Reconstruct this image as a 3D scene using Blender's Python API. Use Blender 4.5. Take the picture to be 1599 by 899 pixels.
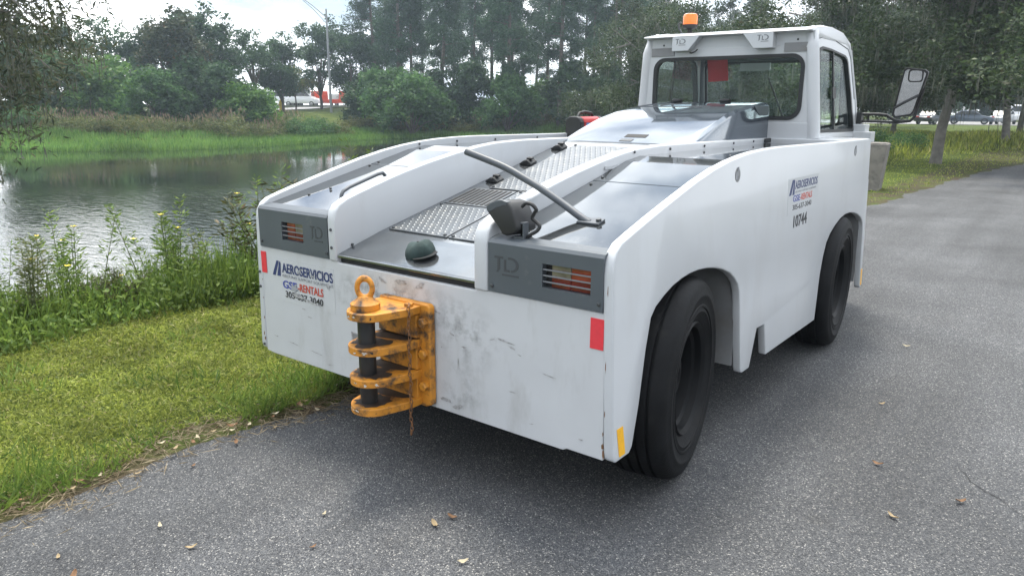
import bpy, bmesh, math, random
import numpy as np
from mathutils import Matrix, Vector
sc = bpy.context.scene
for o in list(bpy.data.objects): bpy.data.objects.remove(o)
R = math.radians

# ------------------------------------------------------------------ camera
cam_d = bpy.data.cameras.new('camera'); cam = bpy.data.objects.new('camera', cam_d)
sc.collection.objects.link(cam); sc.camera = cam
cam_d.sensor_width = 36.0; cam_d.lens = 26.03; cam_d.clip_end = 2000; cam_d.clip_start = 0.05
cam.matrix_world = Matrix(((0.79072, -0.15014, 0.59348, 2.32), (0.61215, 0.18454, -0.76891, -2.204),
                           (0.00592, 0.97129, 0.23783, 1.60), (0, 0, 0, 1)))
# ------------------------------------------------------------------ sky, sun, exposure
SUN_EL, SUN_AZ = 69.0, -42.0            # azimuth measured from +y towards +x
world = bpy.data.worlds.new('World'); sc.world = world; world.use_nodes = True
nt = world.node_tree; N = nt.nodes; L = nt.links; N.clear()
out = N.new('ShaderNodeOutputWorld'); bg = N.new('ShaderNodeBackground'); bg.inputs[1].default_value = 0.115
sky = N.new('ShaderNodeTexSky'); sky.sky_type = 'NISHITA'; sky.sun_disc = False
sky.sun_elevation = R(SUN_EL); sky.sun_rotation = R(SUN_AZ); sky.dust_density = 1.5; sky.air_density = 1.0
tc = N.new('ShaderNodeTexCoord'); mp = N.new('ShaderNodeMapping'); mp.inputs['Scale'].default_value = (1.0, 1.0, 2.6)
ns = N.new('ShaderNodeTexNoise'); ns.inputs['Scale'].default_value = 2.3; ns.inputs['Detail'].default_value = 7; ns.inputs['Roughness'].default_value = .58
cr = N.new('ShaderNodeValToRGB'); cr.color_ramp.elements[0].position = .34; cr.color_ramp.elements[1].position = .50
n2 = N.new('ShaderNodeTexNoise'); n2.inputs['Scale'].default_value = 3.6; n2.inputs['Detail'].default_value = 5
c2 = N.new('ShaderNodeValToRGB'); c2.color_ramp.elements[0].position = .38; c2.color_ramp.elements[1].position = .64
c2.color_ramp.elements[0].color = (3.6, 4.4, 5.5, 1); c2.color_ramp.elements[1].color = (20.0, 20.0, 20.0, 1)
mx = N.new('ShaderNodeMixRGB')
L.new(tc.outputs['Generated'], mp.inputs['Vector']); L.new(mp.outputs[0], ns.inputs['Vector']); L.new(mp.outputs[0], n2.inputs['Vector'])
L.new(ns.outputs[0], cr.inputs[0]); L.new(n2.outputs[0], c2.inputs[0]); L.new(cr.outputs[0], mx.inputs[0])
_sd = (math.sin(R(SUN_AZ))*math.cos(R(SUN_EL)), math.cos(R(SUN_AZ))*math.cos(R(SUN_EL)), math.sin(R(SUN_EL)))
dt = N.new('ShaderNodeVectorMath'); dt.operation = 'DOT_PRODUCT'; dt.inputs[1].default_value = _sd; nrm = N.new('ShaderNodeVectorMath'); nrm.operation = 'NORMALIZE'
gl = N.new('ShaderNodeMapRange'); gl.inputs['From Min'].default_value = .0; gl.inputs['From Max'].default_value = 1.0; gl.inputs['To Min'].default_value = .72; gl.inputs['To Max'].default_value = 1.75; gl.clamp = True   # clouds are brighter towards the sun
L.new(tc.outputs['Generated'], nrm.inputs[0]); L.new(nrm.outputs[0], dt.inputs[0]); L.new(dt.outputs['Value'], gl.inputs[0])
cm = N.new('ShaderNodeMixRGB'); cm.blend_type = 'MULTIPLY'; cm.inputs[0].default_value = 1; L.new(c2.outputs[0], cm.inputs[1]); L.new(gl.outputs[0], cm.inputs[2])
L.new(sky.outputs[0], mx.inputs[1]); L.new(cm.outputs[0], mx.inputs[2]); L.new(mx.outputs[0], bg.inputs[0]); L.new(bg.outputs[0], out.inputs[0])
sd = bpy.data.lights.new('sun', 'SUN'); sd.energy = 2.7; sd.angle = R(16.0); sd.color = (1, .93, .80)
sun = bpy.data.objects.new('sun', sd); sc.collection.objects.link(sun)
_s = Vector((math.sin(R(SUN_AZ))*math.cos(R(SUN_EL)), math.cos(R(SUN_AZ))*math.cos(R(SUN_EL)), math.sin(R(SUN_EL))))
sun.rotation_euler = _s.to_track_quat('Z', 'Y').to_euler()
sc.view_settings.view_transform = 'Standard'; sc.view_settings.look = 'None'; sc.view_settings.gamma = 1
sc.view_settings.use_curve_mapping = False; sc.view_settings.exposure = 0.62
cy = sc.cycles; cy.max_bounces = 7; cy.diffuse_bounces = 3; cy.glossy_bounces = 4; cy.transmission_bounces = 6
cy.transparent_max_bounces = 10; cy.volume_bounces = 0; cy.use_denoising = True; cy.caustics_reflective = False; cy.caustics_refractive = False
cy.sample_clamp_indirect = 6

# ------------------------------------------------------------------ helpers
COL = sc.collection
def link(o, parent=None):
    COL.objects.link(o)
    if parent is not None: o.parent = parent
    return o
def tag(o, label=None, cat=None, group=None, kind=None):
    if label: o['label'] = label
    if cat: o['category'] = cat
    if group: o['group'] = group
    if kind: o['kind'] = kind
    return o
def empty(name, loc=(0, 0, 0), rz=0, parent=None):
    o = bpy.data.objects.new(name, None); o.empty_display_size = .1; o.location = loc; o.rotation_euler = (0, 0, rz)
    return link(o, parent)
def put(name, me, parent=None, loc=None, rot=None, scale=None):
    o = bpy.data.objects.new(name, me)
    if loc is not None: o.location = loc
    if rot is not None: o.rotation_euler = rot
    if scale is not None: o.scale = scale if hasattr(scale, '__len__') else (scale,)*3
    return link(o, parent)

def node_mat(name, base=(.5, .5, .5), rough=.5, metal=0.0, var=0.0, vscale=6.0, bump=0.0, bscale=60.0, coat=0.0, dirt=None, dscale=3.0, dlo=.55, dhi=.75, emit=None, spec=None, detail=6, dstretch=1.0):
    m = bpy.data.materials.new(name); m.use_nodes = True; t = m.node_tree; b = t.nodes['Principled BSDF']
    b.inputs['Roughness'].default_value = rough; b.inputs['Metallic'].default_value = metal
    b.inputs['Coat Weight'].default_value = coat; b.inputs['Coat Roughness'].default_value = .06
    if spec is not None: b.inputs['Specular IOR Level'].default_value = spec
    tcn = t.nodes.new('ShaderNodeTexCoord')
    col = t.nodes.new('ShaderNodeRGB'); col.outputs[0].default_value = (*base, 1); src = col.outputs[0]
    nz = t.nodes.new('ShaderNodeTexNoise'); nz.inputs['Scale'].default_value = vscale; nz.inputs['Detail'].default_value = detail
    t.links.new(tcn.outputs['Object'], nz.inputs['Vector'])
    mr = t.nodes.new('ShaderNodeMapRange'); mr.inputs['From Min'].default_value = .25; mr.inputs['From Max'].default_value = .75
    mr.inputs['To Min'].default_value = 1-var; mr.inputs['To Max'].default_value = 1+var; t.links.new(nz.outputs[0], mr.inputs[0])
    mul = t.nodes.new('ShaderNodeMixRGB'); mul.blend_type = 'MULTIPLY'; mul.inputs[0].default_value = 1
    t.links.new(src, mul.inputs[1]); t.links.new(mr.outputs[0], mul.inputs[2]); src = mul.outputs[0]
    if dirt:
        dn = t.nodes.new('ShaderNodeTexNoise'); dn.inputs['Scale'].default_value = dscale; dn.inputs['Detail'].default_value = 9; dn.inputs['Roughness'].default_value = .68
        dm = t.nodes.new('ShaderNodeMapping'); dm.inputs['Scale'].default_value = (1, 1, dstretch); t.links.new(tcn.outputs['Object'], dm.inputs['Vector']); t.links.new(dm.outputs[0], dn.inputs['Vector'])
        dr = t.nodes.new('ShaderNodeMapRange'); dr.inputs['From Min'].default_value = dlo; dr.inputs['From Max'].default_value = dhi; dr.clamp = True
        t.links.new(dn.outputs[0], dr.inputs[0])
        mm = t.nodes.new('ShaderNodeMixRGB'); t.links.new(dr.outputs[0], mm.inputs[0]); t.links.new(src, mm.inputs[1]); mm.inputs[2].default_value = (*dirt, 1); src = mm.outputs[0]
    t.links.new(src, b.inputs['Base Color'])
    if bump:
        bn = t.nodes.new('ShaderNodeTexNoise'); bn.inputs['Scale'].default_value = bscale; bn.inputs['Detail'].default_value = 4; t.links.new(tcn.outputs['Object'], bn.inputs['Vector'])
        bp = t.nodes.new('ShaderNodeBump'); bp.inputs['Strength'].default_value = bump; bp.inputs['Distance'].default_value = .01
        t.links.new(bn.outputs[0], bp.inputs['Height']); t.links.new(bp.outputs[0], b.inputs['Normal'])
    if emit:
        b.inputs['Emission Color'].default_value = (*emit[:3], 1); b.inputs['Emission Strength'].default_value = emit[3]
    return m
def leaf_mat(name, c0, c1, trans=.35, rough=.5, c2=None, spec=.3, vs=.35):
    m = bpy.data.materials.new(name); m.use_nodes = True; t = m.node_tree; b = t.nodes['Principled BSDF']; o = t.nodes['Material Output']
    g = t.nodes.new('ShaderNodeNewGeometry'); rp = t.nodes.new('ShaderNodeValToRGB')
    rp.color_ramp.elements[0].color = (*c0, 1); rp.color_ramp.elements[1].color = (*c1, 1)
    if c2: e = rp.color_ramp.elements.new(.93); e.color = (*c1, 1); rp.color_ramp.elements[-1].color = (*c2, 1)
    t.links.new(g.outputs['Random Per Island'], rp.inputs[0])
    tcn = t.nodes.new('ShaderNodeTexCoord'); nz = t.nodes.new('ShaderNodeTexNoise'); nz.inputs['Scale'].default_value = vs; nz.inputs['Detail'].default_value = 3
    t.links.new(g.outputs['Position'], nz.inputs['Vector'])
    mr = t.nodes.new('ShaderNodeMapRange'); mr.inputs['From Min'].default_value = .3; mr.inputs['From Max'].default_value = .7; mr.inputs['To Min'].default_value = .62; mr.inputs['To Max'].default_value = 1.35
    t.links.new(nz.outputs[0], mr.inputs[0])
    mul = t.nodes.new('ShaderNodeMixRGB'); mul.blend_type = 'MULTIPLY'; mul.inputs[0].default_value = 1
    t.links.new(rp.outputs[0], mul.inputs[1]); t.links.new(mr.outputs[0], mul.inputs[2])
    b.inputs['Roughness'].default_value = rough; b.inputs['Specular IOR Level'].default_value = spec
    tr = t.nodes.new('ShaderNodeBsdfTranslucent'); mixs = t.nodes.new('ShaderNodeMixShader'); mixs.inputs[0].default_value = trans
    t.links.new(mul.outputs[0], b.inputs['Base Color']); t.links.new(mul.outputs[0], tr.inputs[0])
    t.links.new(b.outputs[0], mixs.inputs[1]); t.links.new(tr.outputs[0], mixs.inputs[2]); t.links.new(mixs.outputs[0], o.inputs[0])
    return m
def glass_mat(name, tint=(.85, .9, .9), refl=.12, rough=.0):
    m = bpy.data.materials.new(name); m.use_nodes = True; t = m.node_tree; o = t.nodes['Material Output']; t.nodes.remove(t.nodes['Principled BSDF'])
    tr = t.nodes.new('ShaderNodeBsdfTransparent'); tr.inputs[0].default_value = (*tint, 1); gl = t.nodes.new('ShaderNodeBsdfGlossy'); gl.inputs['Roughness'].default_value = rough
    lw = t.nodes.new('ShaderNodeLayerWeight'); lw.inputs[0].default_value = .35; mr = t.nodes.new('ShaderNodeMapRange'); mr.inputs['To Min'].default_value = refl*.4; mr.inputs['To Max'].default_value = min(1, refl*5)
    mx_ = t.nodes.new('ShaderNodeMixShader'); t.links.new(lw.outputs['Fresnel'], mr.inputs[0]); t.links.new(mr.outputs[0], mx_.inputs[0])
    t.links.new(tr.outputs[0], mx_.inputs[1]); t.links.new(gl.outputs[0], mx_.inputs[2]); t.links.new(mx_.outputs[0], o.inputs[0])
    return m

class MB:
    def __init__(s): s.v = []; s.f = []
    def add(s, vs, fs):
        k = len(s.v); s.v += [tuple(v) for v in vs]; s.f += [tuple(i+k for i in f) for f in fs]; return s
    def box(s, x0, x1, y0, y1, z0, z1, M=None):
        vs = [Vector(p) for p in ((x0,y0,z0),(x1,y0,z0),(x1,y1,z0),(x0,y1,z0),(x0,y0,z1),(x1,y0,z1),(x1,y1,z1),(x0,y1,z1))]
        if M is not None: vs = [M @ v for v in vs]
        return s.add(vs, [(0,3,2,1),(4,5,6,7),(0,1,5,4),(1,2,6,5),(2,3,7,6),(3,0,4,7)])
    def prism(s, poly, fn, w0, w1):
        n = len(poly); vs = [fn(u, v, w0) for u, v in poly]+[fn(u, v, w1) for u, v in poly]
        return s.add(vs, [tuple(range(n)), tuple(range(2*n-1, n-1, -1))]+[(i, (i+1) % n, n+(i+1) % n, n+i) for i in range(n)])
    def ring(s, outer, inner, fn, w0, w1):       # plate with one hole; outer, inner: equal counts
        n = len(outer); vs = [fn(*p, w) for w in (w0, w1) for lst in (outer, inner) for p in lst]; fs = []
        for i in range(n):
            j = (i+1) % n
            fs += [(i, j, n+j, n+i), (2*n+i, 3*n+i, 3*n+j, 2*n+j), (i, 2*n+i, 2*n+j, j), (n+i, n+j, 3*n+j, 3*n+i)]
        return s.add(vs, fs)
    def tube(s, path, rad, n=8, caps=True, flat=1.0):
        P = [Vector(p) for p in path]; rs = rad if hasattr(rad, '__len__') else [rad]*len(P); k0 = len(s.v); up = None
        for i, p in enumerate(P):
            d = (P[min(i+1, len(P)-1)]-P[max(i-1, 0)]).normalized()
            if up is None: up = Vector((0, 0, 1)) if abs(d.z) < .9 else Vector((1, 0, 0))
            a = d.cross(up).normalized(); b = a.cross(d).normalized(); up = b
            for j in range(n):
                t = 2*math.pi*j/n; s.v.append(tuple(p+a*math.cos(t)*rs[i]+b*math.sin(t)*rs[i]*flat))
        for i in range(len(P)-1):
            for j in range(n): s.f.append((k0+i*n+j, k0+i*n+(j+1) % n, k0+(i+1)*n+(j+1) % n, k0+(i+1)*n+j))
        if caps: s.f.append(tuple(k0+j for j in range(n))[::-1]); s.f.append(tuple(k0+(len(P)-1)*n+j for j in range(n)))
        return s
    def lathe(s, prof, fn, n=32, closed=False):   # prof: (r, h); fn(r cos, r sin, h)
        k0 = len(s.v); m = len(prof)
        for r, h in prof:
            for j in range(n): t = 2*math.pi*j/n; s.v.append(tuple(fn(r*math.cos(t), r*math.sin(t), h)))
        for i in range(m if closed else m-1):
            for j in range(n): s.f.append((k0+i*n+j, k0+i*n+(j+1) % n, k0+((i+1) % m)*n+(j+1) % n, k0+((i+1) % m)*n+j))
        if not closed:
            for i in (0, m-1):
                if prof[i][0] > 1e-5: s.f.append(tuple(k0+i*n+j for j in range(n)))
        return s
    def mesh(s, name, mats, smooth=0, bevel=0, seg=2, mi=None):
        me = bpy.data.meshes.new(name); me.from_pydata(s.v, [], s.f)
        bm = bmesh.new(); bm.from_mesh(me); bmesh.ops.remove_doubles(bm, verts=bm.verts, dist=1e-5); bmesh.ops.recalc_face_normals(bm, faces=bm.faces)
        if bevel:
            es = [e for e in bm.edges if len(e.link_faces) == 2 and e.calc_face_angle(0) > R(32)]
            bmesh.ops.bevel(bm, geom=es, offset=bevel, segments=seg, profile=.5, affect='EDGES', clamp_overlap=True)
        bm.to_mesh(me); bm.free()
        for m in (mats if isinstance(mats, (list, tuple)) else [mats]): me.materials.append(m)
        if smooth:
            for p in me.polygons: p.use_smooth = True
            me.set_sharp_from_angle(angle=R(smooth))
        return me
    def build(s, name, mat, parent=None, **kw):
        return put(name, s.mesh(name, mat, **kw), parent)
def rrect(x0, x1, z0, z1, r, k=6):
    pts = []
    for cx, cz, a in ((x1-r, z1-r, 0), (x0+r, z1-r, 90), (x0+r, z0+r, 180), (x1-r, z0+r, 270)):
        for i in range(k+1): t = R(a+90*i/k); pts.append((cx+r*math.cos(t), cz+r*math.sin(t)))
    return pts
def resample_to(outer_poly, inner):               # points of outer_poly hit by rays from inner's centre through inner's points
    cx = sum(p[0] for p in inner)/len(inner); cz = sum(p[1] for p in inner)/len(inner); res = []
    for px, pz in inner:
        dx, dz = px-cx, pz-cz; best = None
        for i in range(len(outer_poly)):
            (ax, az), (bx, bz) = outer_poly[i], outer_poly[(i+1) % len(outer_poly)]
            ex, ez = bx-ax, bz-az; den = dx*ez-dz*ex
            if abs(den) < 1e-12: continue
            t = ((ax-cx)*ez-(az-cz)*ex)/den; u = ((ax-cx)*dz-(az-cz)*dx)/den
            if t > 0 and -1e-6 <= u <= 1+1e-6 and (best is None or t > best): best = t
        res.append((cx+dx*best, cz+dz*best))
    return res
def quads(name, V, mat, smooth=False):            # V: (N,4,3) or (N,3,3)
    n, k = V.shape[:2]; me = bpy.data.meshes.new(name); me.vertices.add(n*k); me.vertices.foreach_set('co', np.ascontiguousarray(V, dtype=np.float32).ravel())
    me.loops.add(n*k); me.loops.foreach_set('vertex_index', np.arange(n*k, dtype=np.int32)); me.polygons.add(n)
    me.polygons.foreach_set('loop_start', np.arange(0, n*k, k, dtype=np.int32)); me.polygons.foreach_set('loop_total', np.full(n, k, dtype=np.int32))
    me.materials.append(mat); me.update(calc_edges=True); return me
def unit(a): return a/np.maximum(np.linalg.norm(a, axis=-1, keepdims=True), 1e-9)
def kites(c, d, Ln, W, rng, up=None, curl=.0):
    d = unit(d); r = rng.normal(size=c.shape) if up is None else up+.6*rng.normal(size=c.shape)
    s = unit(np.cross(d, r)); Ln = np.asarray(Ln).reshape(-1, 1); W = np.asarray(W).reshape(-1, 1); nn = np.cross(s, d)
    return np.stack([c-d*Ln/2, c+s*W/2+nn*curl*Ln, c+d*Ln/2, c-s*W/2+nn*curl*Ln], 1)
def text_mesh(s, size, mat, shear=0, xs=1.0, bold=0.0, ext=.0006, sp=1.0, align='LEFT'):
    cu = bpy.data.curves.new('lettering', 'FONT'); cu.body = s; cu.size = size; cu.shear = shear; cu.extrude = ext; cu.offset = bold; cu.space_character = sp; cu.align_x = align; cu.resolution_u = 3
    ob = bpy.data.objects.new('lettering', cu); COL.objects.link(ob); bpy.context.view_layer.update()
    me = bpy.data.meshes.new_from_object(ob.evaluated_get(bpy.context.evaluated_depsgraph_get())); bpy.data.objects.remove(ob); bpy.data.curves.remove(cu)
    for v in me.vertices: v.co.x *= xs
    me.materials.clear(); me.materials.append(mat); return me
def width(me): xs = [v.co.x for v in me.vertices]; return max(xs)-min(xs)
def fit_text(s, x0, z0, w, h, mat, **kw):         # lettering of width w and cap height h
    me = text_mesh(s, 1.0, mat, **kw)
    xs = [v.co.x for v in me.vertices]; ys = [v.co.y for v in me.vertices]; a, b, c, d = min(xs), max(xs), min(ys), max(ys)
    for v in me.vertices: v.co.x = x0+(v.co.x-a)/(b-a)*w; v.co.y = z0+(v.co.y-c)/(d-c)*h; v.co.z *= .001/max(kw.get('ext', .0006), 1e-6)*.5
    return me
FACE_REAR = Matrix(((1, 0, 0, 0), (0, 0, -1, 0), (0, 1, 0, 0), (0, 0, 0, 1)))
rng = np.random.default_rng(7); random.seed(7)

# ------------------------------------------------------------------ materials
M = {}
M['white'] = node_mat('white_paint', (.50, .52, .54), .34, var=.035, vscale=3, coat=.2, dirt=(.42, .425, .425), dscale=5, dlo=.52, dhi=1.0, dstretch=.3, bump=.012, bscale=2.5)
M['rearwhite'] = node_mat('scuffed_white_paint', (.50, .515, .53), .42, var=.05, vscale=4, coat=.08, dirt=(.3, .295, .28), dscale=5, dlo=.54, dhi=.92, dstretch=.3, bump=.03, bscale=5)
M['grey'] = node_mat('grey_panel_paint', (.075, .088, .10), .42, var=.08, vscale=5, dirt=(.2, .2, .19), dscale=6, dlo=.6, dhi=.85)
M['hood'] = node_mat('silver_grey_gloss_paint', (.165, .178, .185), .045, metal=.85, var=.06, vscale=4, coat=.12, dirt=(.24, .245, .24), dscale=7, dlo=.58, dhi=.8, bump=.006, bscale=3)
M['cover'] = node_mat('engine_cover_grey', (.12, .145, .175), .07, metal=.6, var=.04, vscale=4, coat=.3)
M['tread'] = node_mat('tread_plate_grey', (.13, .142, .155), .38, metal=.55, var=.12, vscale=12, dirt=(.25, .25, .24), dscale=9, dlo=.52, dhi=.75)
M['ramp'] = node_mat('worn_deck_metal', (.22, .235, .245), .14, metal=.8, var=.14, vscale=9, dirt=(.26, .26, .25), dscale=6, dlo=.5, dhi=.8)
M['dark'] = node_mat('dark_gap', (.012, .012, .013), .7)
M['black'] = node_mat('black_rubber', (.018, .019, .02), .5, var=.2)
M['bolt'] = node_mat('dark_steel', (.08, .085, .09), .4, metal=.6)
M['tyre'] = node_mat('tyre_rubber', (.011, .0115, .0125), .6, var=.25, vscale=9, bump=.2, bscale=70, dirt=(.026, .025, .023), dscale=5, dlo=.55, dhi=.85, spec=.1)
M['rim'] = node_mat('rim_black', (.006, .0065, .0075), .5, var=.1, spec=.12)
M['bar'] = node_mat('bar_grey', (.07, .08, .092), .4, var=.1)
M['amber_paint'] = node_mat('chipped_orange_yellow_paint', (.52, .215, .022), .5, var=.3, vscale=12, dirt=(.055, .036, .025), dscale=10, dlo=.49, dhi=.62, bump=.1, bscale=40)
M['chip'] = node_mat('bare_white_chip', (.55, .54, .5), .6, var=.2)
M['pin'] = node_mat('greasy_pin_steel', (.035, .036, .037), .38, metal=.3, var=.3, vscale=12)
M['rust'] = node_mat('rusty_chain', (.16, .075, .03), .8, var=.4, vscale=40)
M['orange'] = node_mat('orange_lens', (.85, .19, .02), .15, emit=(.9, .2, .02, .12), coat=.5)
M['red_lens'] = node_mat('red_lens', (.15, .016, .013), .25, coat=.6, var=.4, vscale=30)
M['amber_lens'] = node_mat('amber_lens', (.26, .045, .02), .25, coat=.6, var=.35, vscale=25)
M['clear_lens'] = node_mat('clear_lens', (.2, .18, .13), .15, coat=.5, var=.3, vscale=25)
M['reflector'] = node_mat('red_reflective_tape', (.66, .045, .06), .35, var=.08, vscale=60)
M['yellow'] = node_mat('yellow_reflective_tape', (.8, .42, .02), .35, var=.1, vscale=60)
M['navy'] = node_mat('navy_print', (.025, .04, .13), .5)
M['blueprint'] = node_mat('blue_print', (.04, .06, .3), .5)
M['redprint'] = node_mat('red_print', (.5, .06, .03), .5)
M['ink'] = node_mat('black_print', (.03, .03, .035), .5)
M['greyink'] = node_mat('grey_print', (.3, .31, .33), .5)
M['logo'] = node_mat('dark_grey_print', (.045, .05, .056), .5)
M['midlogo'] = node_mat('grey_lettering', (.16, .17, .18), .5)
M['scuff'] = node_mat('scuff_marks', (.33, .33, .33), .6, var=.5, vscale=60)
M['slat'] = node_mat('lamp_slat_grey', (.17, .18, .19), .5)
M['sticker'] = node_mat('sticker_white', (.55, .57, .58), .4, var=.02)
M['seal'] = node_mat('window_seal', (.013, .015, .017), .5)
M['glass'] = glass_mat('cab_glass', (.93, .97, .96), .03)
M['mirror'] = node_mat('mirror_glass', (.82, .85, .87), .02, metal=1.0)
M['concrete'] = node_mat('weathered_concrete', (.2, .185, .165), .9, var=.25, vscale=4, dirt=(.07, .065, .06), dscale=3.5, dlo=.5, dhi=.75, bump=.3, bscale=50)
M['liner'] = node_mat('liner_grey', (.2, .205, .21), .6, var=.15, vscale=6, dirt=(.15, .14, .13), dscale=5, dlo=.5, dhi=.8)
M['bark'] = node_mat('bark', (.115, .095, .075), .95, var=.45, vscale=7, bump=.8, bscale=24)
M['mossbark'] = node_mat('grey_lichen_bark', (.17, .158, .14), .95, var=.4, vscale=6, bump=.8, bscale=22)

def grime_mat(name, col, amt, scale):
    m = bpy.data.materials.new(name); m.use_nodes = True; t = m.node_tree; b = t.nodes['Principled BSDF']; b.inputs['Base Color'].default_value = (*col, 1); b.inputs['Roughness'].default_value = .75
    tcn = t.nodes.new('ShaderNodeTexCoord'); nz = t.nodes.new('ShaderNodeTexNoise'); nz.inputs['Scale'].default_value = scale; nz.inputs['Detail'].default_value = 9; nz.inputs['Roughness'].default_value = .72; t.links.new(tcn.outputs['Object'], nz.inputs['Vector'])
    mr = t.nodes.new('ShaderNodeMapRange'); mr.inputs['From Min'].default_value = .46; mr.inputs['From Max'].default_value = .78; mr.clamp = True; t.links.new(nz.outputs[0], mr.inputs[0])
    vm = t.nodes.new('ShaderNodeVectorMath'); vm.operation = 'MULTIPLY_ADD'; vm.inputs[1].default_value = (2, 0, 2); vm.inputs[2].default_value = (-1, 0, -1); t.links.new(tcn.outputs['Generated'], vm.inputs[0])
    ln = t.nodes.new('ShaderNodeVectorMath'); ln.operation = 'LENGTH'; t.links.new(vm.outputs[0], ln.inputs[0])
    m2 = t.nodes.new('ShaderNodeMapRange'); m2.inputs['From Min'].default_value = 1; m2.inputs['From Max'].default_value = .25; m2.inputs['To Min'].default_value = 0; m2.inputs['To Max'].default_value = amt; m2.clamp = True; t.links.new(ln.outputs['Value'], m2.inputs[0])
    mu = t.nodes.new('ShaderNodeMath'); mu.operation = 'MULTIPLY'; t.links.new(mr.outputs[0], mu.inputs[0]); t.links.new(m2.outputs[0], mu.inputs[1]); t.links.new(mu.outputs[0], b.inputs['Alpha'])
    return m
M['grease'] = node_mat('dark_grease', (.035, .024, .018), .55, var=.4, vscale=30)
M['grime'] = grime_mat('grey_grime', (.2, .195, .185), .6, 11)
# ================================================================== the setting
def sdist(px, py, poly):                          # signed distance, negative inside
    d = np.full(px.shape, 1e9); inside = np.zeros(px.shape, bool); n = len(poly)
    for i in range(n):
        ax, ay = poly[i]; bx, by = poly[(i+1) % n]; ex, ey = bx-ax, by-ay
        t = np.clip(((px-ax)*ex+(py-ay)*ey)/(ex*ex+ey*ey), 0, 1); d = np.minimum(d, np.hypot(px-ax-t*ex, py-ay-t*ey))
        c = ((ay > py) != (by > py)) & (px < (bx-ax)*(py-ay)/((by-ay) if by != ay else 1e-9)+ax); inside ^= c
    return np.where(inside, -d, d)
POND = [(-5.2,-.3),(-4.9,1.5),(-4.8,6),(-4.9,14),(-5.1,24),(-6,34),(-10,42),(-20,47),(-34,47),(-40,43),(-41.5,38),(-41,32),(-38.5,25),(-39,19),(-43,13.5),(-48,8.6),(-34,5.6),(-22,3.3),(-12,1.2)]
WATER = -.9
def sstep(a, b, x): t = np.clip((x-a)/(b-a), 0, 1); return t*t*(3-2*t)
def ground_z(x, y):
    x = np.asarray(x, float); y = np.asarray(y, float); d = sdist(x, y, POND)
    near = sstep(-8, -3.5, x)*sstep(60, 40, y)                 # the near, mown bank
    w = 1.75*near+6.0*(1-near)
    z = WATER-.12+(.12+.9)*sstep(-.15, w, d)
    z = np.where(d < -.15, WATER-.12-np.minimum(.35, .25*(-d-.15)), z)
    far = sstep(-46, -64, x)*sstep(-30, 0, y); z = z+far*1.45*sstep(4, 20, d)
    z = z+.035*np.sin(x*.9+1)*np.cos(y*.7)*sstep(2, 6, d)*sstep(-1.5, -4, x)
    z = z-.45*sstep(-2.5, -6, x)*sstep(15, 20, y)*sstep(60, 45, y)*sstep(1.0, 4, d)   # shallow swale beside the far lawn
    return z-.006*sstep(-1.2, -.6, x)
a_ = np.linspace(-1, 1, 330); gx = 5*np.sinh(a_*4.62)*1.0-4; gy = 5*np.sinh(a_*4.62)+6
X_, Y_ = np.meshgrid(gx, gy, indexing='ij'); Z_ = ground_z(X_, Y_)
V = np.stack([X_, Y_, Z_], -1).reshape(-1, 3); n = len(gx); idx = np.arange(n*n).reshape(n, n)
F = np.stack([idx[:-1, :-1], idx[1:, :-1], idx[1:, 1:], idx[:-1, 1:]], -1).reshape(-1, 4)
gm = bpy.data.meshes.new('ground'); gm.vertices.add(len(V)); gm.vertices.foreach_set('co', V.astype(np.float32).ravel()); gm.loops.add(F.size); gm.loops.foreach_set('vertex_index', F.astype(np.int32).ravel())
gm.polygons.add(len(F)); gm.polygons.foreach_set('loop_start', np.arange(0, F.size, 4, dtype=np.int32)); gm.polygons.foreach_set('loop_total', np.full(len(F), 4, np.int32)); gm.polygons.foreach_set('use_smooth', np.ones(len(F), bool)); gm.update(calc_edges=True)
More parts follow.
